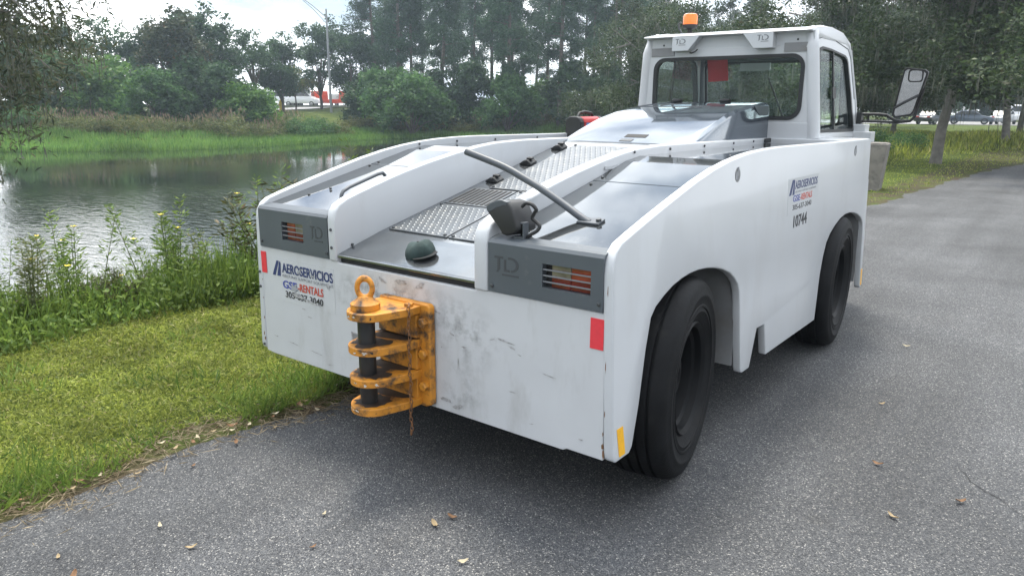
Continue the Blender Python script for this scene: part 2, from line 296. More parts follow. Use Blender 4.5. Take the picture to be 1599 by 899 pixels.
def ground_mat():
    m = bpy.data.materials.new('turf'); m.use_nodes = True; t = m.node_tree; b = t.nodes['Principled BSDF']; b.inputs['Roughness'].default_value = .95; b.inputs['Specular IOR Level'].default_value = .1
    g = t.nodes.new('ShaderNodeNewGeometry')
    def noise(s, d=6): 
        q = t.nodes.new('ShaderNodeTexNoise'); q.inputs['Scale'].default_value = s; q.inputs['Detail'].default_value = d; t.links.new(g.outputs['Position'], q.inputs['Vector']); return q.outputs[0]
    r = t.nodes.new('ShaderNodeValToRGB'); r.color_ramp.elements[0].position = .3; r.color_ramp.elements[1].position = .7
    r.color_ramp.elements[0].color = (.055, .085, .022, 1); r.color_ramp.elements[1].color = (.13, .17, .04, 1); t.links.new(noise(1.3, 8), r.inputs[0])
    r2 = t.nodes.new('ShaderNodeValToRGB'); r2.color_ramp.elements[0].position = .35; r2.color_ramp.elements[1].position = .72; r2.color_ramp.elements[0].color = (.45, .45, .4, 1); r2.color_ramp.elements[1].color = (1.35, 1.3, 1.2, 1); t.links.new(noise(22, 5), r2.inputs[0])
    mu = t.nodes.new('ShaderNodeMixRGB'); mu.blend_type = 'MULTIPLY'; mu.inputs[0].default_value = 1; t.links.new(r.outputs[0], mu.inputs[1]); t.links.new(r2.outputs[0], mu.inputs[2])
    # bare soil close to the asphalt edge
    sx_ = t.nodes.new('ShaderNodeSeparateXYZ'); t.links.new(g.outputs['Position'], sx_.inputs[0])
    mr = t.nodes.new('ShaderNodeMapRange'); mr.inputs['From Min'].default_value = -1.15; mr.inputs['From Max'].default_value = -.85; mr.clamp = True; t.links.new(sx_.outputs[0], mr.inputs[0])
    mm = t.nodes.new('ShaderNodeMath'); mm.operation = 'MULTIPLY'; t.links.new(mr.outputs[0], mm.inputs[0]); nn = t.nodes.new('ShaderNodeMapRange'); nn.inputs['From Min'].default_value = .35; nn.inputs['From Max'].default_value = .6; nn.clamp = True; t.links.new(noise(3, 5), nn.inputs[0]); t.links.new(nn.outputs[0], mm.inputs[1])
    mx_ = t.nodes.new('ShaderNodeMixRGB'); t.links.new(mm.outputs[0], mx_.inputs[0]); t.links.new(mu.outputs[0], mx_.inputs[1]); mx_.inputs[2].default_value = (.075, .058, .042, 1)
    t.links.new(mx_.outputs[0], b.inputs['Base Color'])
    bp = t.nodes.new('ShaderNodeBump'); bp.inputs['Strength'].default_value = .8; bp.inputs['Distance'].default_value = .05; t.links.new(noise(30, 4), bp.inputs['Height']); t.links.new(bp.outputs[0], b.inputs['Normal'])
    return m
gm.materials.append(ground_mat()); gr = put('ground', gm); tag(gr, kind='structure')

# asphalt road: left edge irregular, right edge out of view
LE = [(-.98,-30),(-.94,-12),(-.90,-6),(-.89,-2),(-.86,0),(-.83,3),(-.72,6),(-.52,11),(-.43,13),(-.29,15.4),(-.10,18.4),(.2,22),(.7,25.4),(1.9,31),(4.4,38),(9,46),(18,56),(40,72)]
ey = np.concatenate([np.linspace(-30,-3,60), np.linspace(-2.97,14,420), np.linspace(14.1,72,240)])
ex = np.interp(ey, [p[1] for p in LE], [p[0] for p in LE])+.05*np.sin(ey*2.1)+.045*np.sin(ey*5.3+1)+.016*np.sin(ey*13)+rng.normal(0,.012,len(ey))
rv = []; cols = (0, .35, 1.2, 2.6, 4.2, 6.6)
for x, y in zip(ex, ey):
    for k, c in enumerate(cols): rv.append((x+c, y-.0*c, .004 if k else -.004))
nc = len(cols); rf = [(i*nc+j, i*nc+j+1, (i+1)*nc+j+1, (i+1)*nc+j) for i in range(len(ey)-1) for j in range(nc-1)]
def asphalt(name, dark=1.0):
    m = bpy.data.materials.new(name); m.use_nodes = True; t = m.node_tree; b = t.nodes['Principled BSDF']; b.inputs['Specular IOR Level'].default_value = .35
    g = t.nodes.new('ShaderNodeNewGeometry'); L_ = t.links.new
    def vor(s): q = t.nodes.new('ShaderNodeTexVoronoi'); q.inputs['Scale'].default_value = s; L_(g.outputs['Position'], q.inputs['Vector']); return q
    def noi(s, d=5): q = t.nodes.new('ShaderNodeTexNoise'); q.inputs['Scale'].default_value = s; q.inputs['Detail'].default_value = d; L_(g.outputs['Position'], q.inputs['Vector']); return q
    v1 = vor(205); sp = t.nodes.new('ShaderNodeSeparateColor'); L_(v1.outputs['Color'], sp.inputs[0])
    r1 = t.nodes.new('ShaderNodeValToRGB'); e = r1.color_ramp.elements; e[0].position = 0; e[0].color = (.032*dark, .034*dark, .038*dark, 1); e[1].position = 1; e[1].color = (.33, .32, .3, 1)
    for p, c in ((.35, (.060, .063, .068)), (.78, (.097, .099, .103)), (.93, (.14, .14, .138)), (.972, (.235, .23, .22))): q = e.new(p); q.color = (*[k*dark for k in c], 1)
    L_(sp.outputs[0], r1.inputs[0])
    v2 = vor(420); sp2 = t.nodes.new('ShaderNodeSeparateColor'); L_(v2.outputs['Color'], sp2.inputs[0]); m2 = t.nodes.new('ShaderNodeMapRange'); m2.inputs['To Min'].default_value = .65; m2.inputs['To Max'].default_value = 1.35; L_(sp2.outputs[1], m2.inputs[0])
    mu = t.nodes.new('ShaderNodeMixRGB'); mu.blend_type = 'MULTIPLY'; mu.inputs[0].default_value = 1; L_(r1.outputs[0], mu.inputs[1]); L_(m2.outputs[0], mu.inputs[2])
    n1 = noi(.8, 6); m3 = t.nodes.new('ShaderNodeMapRange'); m3.inputs['From Min'].default_value = .3; m3.inputs['From Max'].default_value = .7; m3.inputs['To Min'].default_value = .7; m3.inputs['To Max'].default_value = 1.25; L_(n1.outputs[0], m3.inputs[0])
    mu2 = t.nodes.new('ShaderNodeMixRGB'); mu2.blend_type = 'MULTIPLY'; mu2.inputs[0].default_value = 1; mpt = t.nodes.new('ShaderNodeMapping'); mpt.inputs['Scale'].default_value = (1.5, .10, 1); L_(g.outputs['Position'], mpt.inputs[0]); n5 = noi(1.6, 4); L_(mpt.outputs[0], n5.inputs['Vector']); m5 = t.nodes.new('ShaderNodeMapRange'); m5.inputs['From Min'].default_value = .35; m5.inputs['From Max'].default_value = .65; m5.inputs['To Min'].default_value = .86; m5.inputs['To Max'].default_value = 1.14; L_(n5.outputs[0], m5.inputs[0])
    mw = t.nodes.new('ShaderNodeMath'); mw.operation = 'MULTIPLY'; L_(m3.outputs[0], mw.inputs[0]); L_(m5.outputs[0], mw.inputs[1]); L_(mu.outputs[0], mu2.inputs[1]); L_(mw.outputs[0], mu2.inputs[2])
    n2 = noi(5, 7); m4 = t.nodes.new('ShaderNodeMapRange'); m4.inputs['From Min'].default_value = .62; m4.inputs['From Max'].default_value = .78; m4.inputs['To Max'].default_value = .35; m4.clamp = True; L_(n2.outputs[0], m4.inputs[0])
    mm = t.nodes.new('ShaderNodeMixRGB'); L_(m4.outputs[0], mm.inputs[0]); L_(mu2.outputs[0], mm.inputs[1]); mm.inputs[2].default_value = (.04, .037, .034, 1)
    L_(mm.outputs[0], b.inputs['Base Color']); b.inputs['Roughness'].default_value = .78
    bp = t.nodes.new('ShaderNodeBump'); bp.inputs['Strength'].default_value = .75; bp.inputs['Distance'].default_value = .006; L_(v1.outputs['Distance'], bp.inputs['Height']); bp.invert = True; L_(bp.outputs[0], b.inputs['Normal'])
    return m
rm = bpy.data.meshes.new('road'); rm.from_pydata(rv, [], rf); rm.materials.append(asphalt('asphalt')); road = put('road', rm); tag(road, kind='structure')
def strip(path, w, z, nm, mat, parent=None, seed=1):
    r = random.Random(seed); vs = []; fs = []
    for i, (x, y) in enumerate(path):
        j = min(i+1, len(path)-1); k = max(i-1, 0); dx, dy = path[j][0]-path[k][0], path[j][1]-path[k][1]; l = math.hypot(dx, dy); ww = w*r.uniform(.3, 1)*(0.3 if i in (0, len(path)-1) else 1)
        vs += [(x-dy/l*ww, y+dx/l*ww, z), (x+dy/l*ww, y-dx/l*ww, z)]
    fs = [(2*i, 2*i+1, 2*i+3, 2*i+2) for i in range(len(path)-1)]
    return MB().add(vs, fs).build(nm, mat, parent)
Mcrack = node_mat('crack_dark', (.04, .04, .042), .95, var=.3)
cp = [(2.02+.05*i+.012*math.sin(i*2.3), 1.50-.052*i+.018*math.sin(i*1.7)) for i in range(13)]
strip(cp, .0035, .0075, 'crack', Mcrack, road, 3)

# water
Mw = bpy.data.materials.new('pond_water'); Mw.use_nodes = True; t = Mw.node_tree; b = t.nodes['Principled BSDF']
b.inputs['Base Color'].default_value = (.02, .026, .018, 1); b.inputs['Roughness'].default_value = .035; b.inputs['IOR'].default_value = 1.6
g = t.nodes.new('ShaderNodeNewGeometry'); mpn = t.nodes.new('ShaderNodeMapping'); mpn.inputs['Rotation'].default_value = (0, 0, R(35)); mpn.inputs['Scale'].default_value = (1.0, 2.4, 1)
w1 = t.nodes.new('ShaderNodeTexNoise'); w1.inputs['Scale'].default_value = 2.6; w1.inputs['Detail'].default_value = 4; w1.inputs['Roughness'].default_value = .62; w1.inputs['Distortion'].default_value = .6
w2 = t.nodes.new('ShaderNodeTexNoise'); w2.inputs['Scale'].default_value = .16; w2.inputs['Detail'].default_value = 2
rm_ = t.nodes.new('ShaderNodeMapRange'); rm_.inputs['From Min'].default_value = .4; rm_.inputs['From Max'].default_value = .62; rm_.inputs['To Min'].default_value = .55; rm_.inputs['To Max'].default_value = 1.0; rm_.clamp = True
mlt = t.nodes.new('ShaderNodeMath'); mlt.operation = 'MULTIPLY'; bpn = t.nodes.new('ShaderNodeBump'); bpn.inputs['Strength'].default_value = 1; bpn.inputs['Distance'].default_value = .075
t.links.new(g.outputs['Position'], mpn.inputs[0]); t.links.new(mpn.outputs[0], w1.inputs['Vector']); t.links.new(g.outputs['Position'], w2.inputs['Vector'])
sxw = t.nodes.new('ShaderNodeSeparateXYZ'); t.links.new(g.outputs['Position'], sxw.inputs[0]); w3 = t.nodes.new('ShaderNodeTexNoise'); w3.inputs['Scale'].default_value = .11; t.links.new(g.outputs['Position'], w3.inputs['Vector'])
ad = t.nodes.new('ShaderNodeMath'); ad.operation = 'MULTIPLY_ADD'; ad.inputs[1].default_value = 26; t.links.new(w3.outputs[0], ad.inputs[0]); t.links.new(sxw.outputs[0], ad.inputs[2])
mrx = t.nodes.new('ShaderNodeMapRange'); mrx.inputs['From Min'].default_value = -14; mrx.inputs['From Max'].default_value = -1; mrx.inputs['To Min'].default_value = .015; mrx.inputs['To Max'].default_value = .24; mrx.clamp = True; t.links.new(ad.outputs[0], mrx.inputs[0])
ml2 = t.nodes.new('ShaderNodeMath'); ml2.operation = 'MULTIPLY'; t.links.new(mrx.outputs[0], ml2.inputs[0])
t.links.new(w1.outputs[0], mlt.inputs[0]); t.links.new(w2.outputs[0], rm_.inputs[0]); t.links.new(rm_.outputs[0], ml2.inputs[1]); t.links.new(ml2.outputs[0], mlt.inputs[1]); t.links.new(mlt.outputs[0], bpn.inputs['Height']); t.links.new(bpn.outputs[0], b.inputs['Normal'])
wm = bpy.data.meshes.new('water'); wp = [(x+(.6 if x > -8 else 0), y) for x, y in POND]
cxp = sum(p[0] for p in POND)/len(POND); cyp = sum(p[1] for p in POND)/len(POND)
wp = []
for i, (x, y) in enumerate(POND):
    (ax, ay), (bx, by) = POND[i-1], POND[(i+1) % len(POND)]; dx, dy = bx-ax, by-ay; l = math.hypot(dx, dy); wp.append((x+dy/l*1.2, y-dx/l*1.2, WATER))
if sdist(np.array([wp[2][0]]), np.array([wp[2][1]]), POND)[0] < 0: wp = [(2*x-a, 2*y-b_, WATER) for (x, y), (a, b_, _) in zip(POND, wp)]
wm.from_pydata(wp, [], [tuple(range(len(wp)))]); wm.materials.append(Mw); wt = put('water', wm); tag(wt, kind='structure')

# far parking lot (right) and far road (left), both low sheets following the ground
Mpale = node_mat('pale_asphalt', (.26, .255, .25), .9, var=.12, vscale=.5)
fl = MB(); fl.add([(-46,84,.05),(12,90,.05),(12,112,.05),(-46,112,.05)], [(0,1,2,3)]).build('car_park', Mpale); tag(bpy.data.objects['car_park'], kind='structure')
def strip_on_ground(name, p0, p1, w, mat, lift=.06, n=24):
    d = Vector((p1[0]-p0[0], p1[1]-p0[1])).normalized(); nr = Vector((-d.y, d.x)); vs = []
    for i in range(n+1):
        q = Vector(p0).lerp(Vector(p1), i/n)
        for s in (-w/2, w/2): e = q+nr*s; vs.append((e.x, e.y, float(ground_z(q.x, q.y))+lift))
    o = MB().add(vs, [(2*i, 2*i+1, 2*i+3, 2*i+2) for i in range(n)]).build(name, mat); return tag(o, kind='structure')
# ================================================================== the tow tractor
T = empty('tow_tractor', (0, 0, .05))
tag(T, 'white and grey airport tow tractor with orange rear hitch, parked on the asphalt', 'tractor')
def smooth_path(P, k=5):                           # Catmull-Rom
    P = [Vector(p) for p in P]; out = []
    for i in range(len(P)-1):
        a, b, c, d = P[max(i-1, 0)], P[i], P[i+1], P[min(i+2, len(P)-1)]
        for j in range(k):
            u = j/k; out.append(.5*((2*b)+(c-a)*u+(2*a-5*b+4*c-d)*u*u+(3*b-a-3*c+d)*u**3))
    return out+[P[-1]]
def sx(z): return 1.094-.043*(z-.27)
SIDE = [(.02,.27),(.005,.282),(0,.31),(0,.6),(0,.98),(.006,1.025),(.025,1.06),(.06,1.085),(.147,1.112),(.27,1.147),(.399,1.182),(.55,1.222),(.687,1.257),(.86,1.294),(1.023,1.32),(1.18,1.338),(1.337,1.349),(1.55,1.356),(1.742,1.357),(2.1,1.354),(2.5,1.35),(3.0,1.346),(3.61,1.342),(3.635,1.335),(3.645,1.31),(3.65,1.06),(3.66,1.05),(3.66,.6),(3.655,.27),(3.645,.255),(3.625,.252),(3.612,.27),
 (3.59,.70),(3.575,.735),(3.55,.765),(3.497,.797),(3.4,.828),(3.304,.848),(3.19,.86),(3.074,.862),(2.95,.847),(2.829,.814),(2.73,.776),(2.655,.727),(2.6,.65),(2.55,.537),(2.51,.36),(2.485,.262),(1.61,.268),(1.575,.445),(1.46,.448),(1.37,.262),(1.28,.262),(1.258,.268),(1.249,.29),(1.212,.62),(1.2,.69),(1.175,.735),(1.13,.772),(1.073,.805),(.985,.837),(.902,.857),(.81,.872),(.717,.879),(.63,.878),(.554,.870),(.475,.855),(.4,.83),(.33,.80),(.29,.765),(.25,.65),(.197,.443),(.145,.29),(.12,.27)]
for s in (1, -1):
    mb = MB(); mb.prism(SIDE, lambda y, z, w, s=s: (s*(sx(z)-w), y, z), 0, .042)
    side = mb.build('side_panel', M['white'], T, bevel=.009, seg=3, smooth=40)
    # wheel wells
    for y0, y1 in ((.2, 1.262), (2.5, 3.63)):
        mb = MB(); a = [(y0+.03,.30),(y0+.06,.62),(y0+.14,.82),(y0+.3,.9),(.5*(y0+y1),.915),(y1-.3,.9),(y1-.1,.84),(y1-.035,.72),(y1-.012,.30)]
        b = [(y0+.04,.30),(y0+.075,.615),(y0+.15,.805),(y0+.3,.885),(.5*(y0+y1),.9),(y1-.3,.885),(y1-.112,.825),(y1-.05,.71),(y1-.027,.30)]
        n = len(a)
        vs = [(s*w, y, z) for w in (.62, 1.047) for p in (a, b) for (y, z) in p]
        fs = []
        for i in range(n-1): fs += [(i,i+1,2*n+i+1,2*n+i),(n+i,3*n+i,3*n+i+1,n+i+1),(2*n+i,2*n+i+1,3*n+i+1,3*n+i)]
        mb.add(vs, fs); mb.box(s*.60, s*.619, y0+.03, y1-.01, .3, .88)
        mb.build('wheel_well', M['liner'], T, smooth=30)
    # corner holes and marker tape on the panel
    for y, z in ((1.12, 1.253), (3.221, 1.272)):
        mb = MB(); mb.lathe([(.001, .0012), (.031, .0012), (.033, .0)], lambda a, b, h, s=s: (s*(sx(z+b)+h), y+a, z+b), n=18)
        ho = mb.build('lifting_hole', M['liner'], T, smooth=30)
        mb = MB(); mb.box(s*(sx(z)+.0012), s*(sx(z)+.004), y-.006, y+.006, z-.004, z+.036); mb.box(s*(sx(z)+.0012), s*(sx(z)+.0035), y-.026, y-.010, z-.02, z+.016)
        mb.build('hook', M['greyink'], ho)
    for y, z, dy, dz in ((.025, .285, .045, .115), (3.618, .275, .034, .12)):
        mb = MB(); mb.box(0, .0012, 0, dy, 0, dz)
        me = mb.mesh('tape', M['yellow'])
        for v in me.vertices:
            zz = z+v.co.z; v.co = (s*(sx(zz)+.0006+v.co.x), y+v.co.y+(.018*(1-v.co.z/dz) if y < 1 else 0), zz)
        put('yellow_tape', me, T)

# rear plate
mb = MB(); mb.prism([(-1.048,.268),(-.98,.262),(-.36,.262),(.87,.262),(.885,.272),(1.048,.272),(1.035,.838),(.43,.838),(.43,.83),(-.42,.83),(-.42,.838),(-1.035,.838)], lambda x, z, w: (x, w, z), .002, .04)
rear = mb.build('rear_panel', M['rearwhite'], T, bevel=.004)
mb = MB(); mb.box(-1.0, .98, .041, .08, .27, .8); mb.build('rear_frame', M['liner'], T)
mb = MB(); mb.box(-.62, .62, .25, 3.6, .42, .86); mb.box(-.5, .5, .1, .3, .5, .8); mb.box(-.98, -.3, 1.3, 2.45, .34, .9); mb.box(.3, .98, 1.3, 2.45, .34, .9); mb.build('chassis', M['dark'], T)
for y in (.68, 3.05): MB().tube([(-.8, y, .43), (.8, y, .43)], .07, 10).build('axle', M['dark'], T)
# bent creases and pocket in the rear plate
mb = MB(); mb.box(-.345, -.235, -.0005, .003, .405, .505); pk = mb.build('tow_pocket', M['liner'], T)
mb = MB(); mb.box(-.345, -.338, -.0012, .003, .405, .505); mb.box(-.345, -.235, -.0012, .003, .499, .506); mb.build('pocket_edge', M['scuff'], pk)
for x0, x1, z0, z1 in ((-.42,.45,.62,.835),(.2,.5,.265,.5),(-.5,.1,.55,.84),(.15,.6,.45,.8)):
    gy = -.0004-.0003*((x1*10) % 3)
    MB().add([(x0, gy, z0), (x1, gy, z0), (x1, gy, z1), (x0, gy, z1)], [(0, 1, 2, 3)]).build('grime', M['grime'], T)
def blotch(cx, cz, w, h, ang=0, seed=0, y=-.0006, mat='scuff', nm='scuff_mark', parent=None):
    r = random.Random(seed); n = 14; pts = []
    for i in range(n):
        t = 2*math.pi*i/n; k = r.uniform(.45, 1.1); a, b = w/2*math.cos(t)*k, h/2*math.sin(t)*k
        pts.append((cx+a*math.cos(ang)-b*math.sin(ang), y, cz+a*math.sin(ang)+b*math.cos(ang)))
    mb = MB(); mb.add(pts, [tuple(range(n))]); return mb.build(nm, M[mat], parent or T)
for i, (cx, cz, w, h, an) in enumerate([(.30,.62,.035,.012,-.35),(.37,.575,.04,.013,.05),(.585,.645,.10,.012,-.12),(.62,.625,.05,.009,-.25),(.66,.602,.025,.006,-.2),(.335,.50,.006,.04,0),(.80,.55,.07,.006,-.1),(.62,.44,.05,.008,.05),(.52,.64,.03,.007,.3),(.72,.33,.03,.005,.2),(.95,.33,.03,.006,.1),(.26,.315,.08,.022,-.1),(.33,.30,.07,.03,.2),(.24,.55,.012,.008,0),(-.95,.365,.05,.006,-.05),(-.80,.352,.11,.006,-.1),(-.62,.34,.14,.006,-.08),(-.66,.52,.05,.006,-.1),(.0,.80,.10,.03,.1),(-.12,.79,.07,.02,-.4),(.12,.80,.06,.025,.5),(.22,.70,.05,.012,-.2),(-.52,.30,.05,.006,.1)]):
    blotch(cx, cz, w, h, an, i)
for i, (cx, cz, w, h) in enumerate([(1.047,.33,.012,.03),(1.05,.30,.01,.045),(1.046,.38,.006,.02),(1.05,.46,.005,.03),(1.047,.64,.004,.05),(1.045,.92,.004,.05),(-1.06,.36,.01,.03),(-1.055,.33,.014,.03),(-1.05,.45,.008,.02),(-1.045,.56,.006,.012),(-1.04,.66,.006,.012)]):
    blotch(cx, cz, w, h, 0, 60+i, y=-.0008, mat='rust', nm='rust_chip')
for x0, x1, z0, z1 in ((-1.038,-.995,.70,.812), (.978,1.034,.70,.815)):
    mb = MB(); mb.box(x0, x1, -.0008, .0015, z0, z1); mb.build('red_reflector', M['reflector'], T)

def logo(x, z, w, h, y, m, parent):
    q = lambda a, b: (x+a*w, z+b*h); arc = [R(90-180*i/8) for i in range(9)]
    P = [[q(-.03,.84),q(.34,.84),q(.34,1),q(-.03,1)],[q(.10,.02),q(.21,.08),q(.21,.86),q(.10,.86)],[q(.04,-.10),q(.12,-.10),q(.16,.02),q(.09,.02)],[q(.38,0),q(.47,0),q(.47,.8),q(.38,.8)],[q(.46,0),q(.62,0),q(.62,.14),q(.46,.14)],
         [q(.68+.32*math.cos(a),.5+.5*math.sin(a)) for a in arc]+[q(.68+.21*math.cos(a),.5+.36*math.sin(a)) for a in arc[::-1]],[q(.56,.86),q(.68,.86),q(.68,1),q(.56,1)],[q(.30,-.28),q(1,-.28),q(1,-.17),q(.30,-.17)]]
    mb = MB()
    for k, p_ in enumerate(P): mb.prism(p_, lambda a, b, w_: (a, w_, b), y-.0008-.00005*k, y+.002)
    return mb.build('lettering', M[m], parent)
# lamp panels, lamps, lettering
for s in (1, -1):
    x0, x1 = (.505, 1.028) if s > 0 else (-1.028, -.478)
    h0, h1 = (.765, .977) if s > 0 else (-.835, -.665)
    hz0, hz1 = .895, .985
    mb = MB()
    fn = lambda x, z, w: (x, w, z)
    for a, b, c, d in ((x0, h0, .842, 1.036), (h1, x1, .842, 1.036), (h0, h1, .842, hz0), (h0, h1, hz1, 1.036)):
        mb.box(a, b, -.006, .03, c, d)
    mb.prism([(-.006,1.0362),(.004,1.049),(.02,1.054),(.06,1.062),(.06,1.0362)], lambda y, z, w: (w, y, z), x0, x1)
    lp = mb.build('lamp_panel', M['grey'], T)
    lamp = MB().box(h0, h1, .022, .028, hz0, hz1).build('tail_lamp', M['dark'], T)
    xm = h0+(h1-h0)*(.55 if s > 0 else .5); zm = hz0+(hz1-hz0)*.45
    lens = [((h0+.03, xm, zm, hz1), 'clear_lens'), ((xm, h1, zm, hz1), 'amber_lens'), ((h0+.03, xm, hz0, zm), 'red_lens'), ((xm, h1, hz0, zm), 'red_lens')] if s > 0 else \
           [((h0+.02, xm, zm, hz1), 'amber_lens'), ((xm, h1, zm, hz1), 'clear_lens'), ((h0+.02, xm, hz0, zm), 'red_lens'), ((xm, h1, hz0, zm), 'red_lens')]
    for (a, b, c, d), m in lens:
        MB().box(a+.001, b-.001, .012, .0218, c+.001, d-.001).build('lens', M[m], lamp, bevel=.003)
    for z in (hz0+.022, hz0+.045, hz0+.068): MB().box(h0, h1, -.003, .004, z-.0022, z+.0022).build('slat', M['slat'], lamp)
    tx = .54 if s > 0 else -.605
    logo(tx, .93, .115 if s > 0 else .09, .058, -.006, 'logo', T)

# inner rails beside the deck
RAIL = [(-.008,.835),(-.008,1.03),(0,1.07),(.022,1.1),(.074,1.126),(.15,1.149),(.237,1.173),(.35,1.203),(.45,1.228),(.625,1.265),(.843,1.304),(1.05,1.334),(1.2,1.348),(1.441,1.356),(1.84,1.355),(3.13,1.345),(3.13,1.2),(.5,.835)]
for x0, x1 in ((-.475, -.42), (.43, .50)):
    mb = MB(); mb.prism(RAIL, lambda y, z, w: (w, y, z), x0, x1); mb.build('inner_rail', M['white'], T, bevel=.01, seg=3, smooth=40)
# hood plates each side of the deck
def zh(y): return 1.05+.235*(y-.03) if y < 1.06 else (1.292+.14*(y-1.06) if y < 1.2 else 1.3116)
for x0, x1 in ((-1.022, -.477), (.503, 1.018)):
    mb = MB(); ys = [.055, .3, .55, .748]; mb.prism([(y, zh(y)) for y in ys]+[(y, zh(y)-.012) for y in ys[::-1]], lambda y, z, w: (w, y, z), x0, x1)
    mb.build('hood_plate', M['hood'], T, bevel=.002)
    ys = [.755, .9, 1.06, 1.2, 2.0, 3.12]; mb = MB(); mb.prism([(y, zh(y)) for y in ys]+[(y, zh(y)-.012) for y in ys[::-1]], lambda y, z, w: (w, y, z), x0, x1)
    mb.build('hood_plate', M['hood'], T, bevel=.002)
    MB().box(x0, x1, .747, .756, zh(.75)-.03, zh(.75)-.008).build('plate_gap', M['dark'], T)
# deck between the rails
mb = MB(); mb.prism([(.0,.868),(.012,.874),(.22,.932),(.26,.944),(.95,1.108),(1.9,1.335),(1.9,1.32),(.26,.93),(.22,.918),(.012,.858),(0,.856)], lambda y, z, w: (w, y, z), -.419, .429)
mb.build('deck_plate', M['ramp'], T, bevel=.002)
MB().box(-.419, .429, .02, .06, .82, .86).build('deck_gap', M['dark'], T)
ds = (1.335-.944)/(1.9-.26); dz = lambda y: .944+ds*(y-.26)
DM = Matrix.Translation((0, .26, .944)) @ Matrix.Rotation(math.atan(ds), 4, 'X')       # local deck frame: x, along, up
dl = lambda y: (y-.26)*math.sqrt(1+ds*ds)
def tread(x0, x1, y0, y1, skip=None, px=.036, py=.030):
    a, b = dl(y0), dl(y1)
    mb = MB().box(x0, x1, a, b, .001, .007, DM); p = mb.build('tread_plate', M['tread'], T, bevel=.001)
    mb = MB(); j = 0; y = a+.022
    while y < b-.015:
        x = x0+.022+(px/2 if j % 2 else 0)
        while x < x1-.018:
            ring = [(x+.0115*math.cos(t), y+.0085*math.sin(t), .0068) for t in [k*math.pi/4 for k in range(8)]]
            top = [(x+.007*math.cos(t), y+.005*math.sin(t), .0095) for t in [k*math.pi/4 for k in range(8)]]
            mb.add([DM @ Vector(q) for q in ring+top], [(k, (k+1) % 8, 8+(k+1) % 8, 8+k) for k in range(8)]+[tuple(range(8, 16))])
            x += px
        y += py; j += 1
    tag(mb.build('tread_bumps', M['tread'], p, smooth=60), kind='stuff')
    for bx in (x0+.02, x1-.02):
        for by in (a+.015, b-.015):
            MB().lathe([(.009, .006), (.009, .012), (.006, .0145), (.0005, .0145)], lambda q, r, h: DM @ Vector((bx+q, by+r, h)), n=8).build('bolt', M['bolt'], p)
tread(-.385, .0, .30, .675); tread(.012, .415, .30, .675); tread(-.28, .415, .955, 1.80); tread(-.06, .415, .69, .94)
# ventilation grille in the deck
g = MB().box(-.375, -.075, dl(.69), dl(.935), .001, .006, DM).build('vent_grille', M['tread'], T)
for i in range(9):
    x = -.355+i*.031; MB().box(x, x+.014, dl(.705), dl(.92), .0065, .0085, DM).build('vent_slot', M['dark'], g)
for x, y in ((-.335, 1.07), (-.345, 1.40), (-.34, 1.72)):                            # three black latches
    mb = MB(); a = dl(y); pr = [(-.05,.001),(.05,.001),(.05,.012),(.02,.034),(-.01,.03),(-.05,.01)]
    mb.prism(pr, lambda u, v, w: DM @ Vector((x+u*.9, a+w, v)), -.032, .032); lt = mb.build('latch', M['black'], T, bevel=.005)
    MB().box(x+.0, x+.04, a-.012, a+.012, .03, .042, DM).build('catch', M['black'], lt, bevel=.003)
# bolts along rails and panels
bm_ = MB().lathe([(.0075, 0), (.0075, .004), (.005, .006), (.0005, .006)], lambda a, b, h: (a, b, h), n=8).mesh('bolt', M['bolt'])
def bolt(x, y, z, ax='z', sgn=1):
    o = put('bolt', bm_, T, (x, y, z))
    if ax == 'x': o.rotation_euler = (0, R(90)*sgn, 0)
    if ax == 'y': o.rotation_euler = (R(90), 0, 0)
for y in (1.15, 1.55, 2.0, 2.45, 2.8): bolt(.501, y, 1.332, 'x'); bolt(1.0, y, 1.334, 'x', -1) if y < 1.3 else None
for y in (1.15, 1.5, 1.9, 2.4): bolt(-1.004, y, zh(y)+.016, 'x', 1)
for x, y in ((-.985, .72), (-.985, .79), (.53, .70), (.53, .80), (.985, .70), (.985, .80), (-.9,.22), (-.86,.33), (-.82,.3)): bolt(x, y, zh(y)+.0005)
for x, z in ((-.448, .985), (-.448, .90)): bolt(x, -.0085, z, 'y')
for x, z in ((-1.01, .87), (1.012, .87), (.525, .865), (-.49, .868)): bolt(x, -.0065, z, 'y')
bolt(-.418, .09, .905, 'x')
for x, z in ((-1.065,.30),(-1.06,.62),(-1.058,.70)): bolt(x, -.001, z, 'y')
MB().box(.502, .518, 3.0, 3.10, 1.315, 1.345).build('side_latch', M['black'], T, bevel=.004)
MB().box(.505, .508, .86, 1.06, 1.262, 1.278).build('rail_slot', M['white'], T)
# grab handle on the left hood
hb = zh(.2); mb = MB(); mb.tube([(-.60,.185,zh(.185)-.004),(-.602,.19,zh(.19)+.03),(-.606,.205,zh(.2)+.045),(-.612,.25,zh(.25)+.05),(-.632,.46,zh(.46)+.05),(-.637,.50,zh(.5)+.045),(-.64,.52,zh(.52)+.025),(-.642,.53,zh(.53)-.004)], .0095, 10)
mb.build('grab_handle', M['bar'], T, smooth=60)
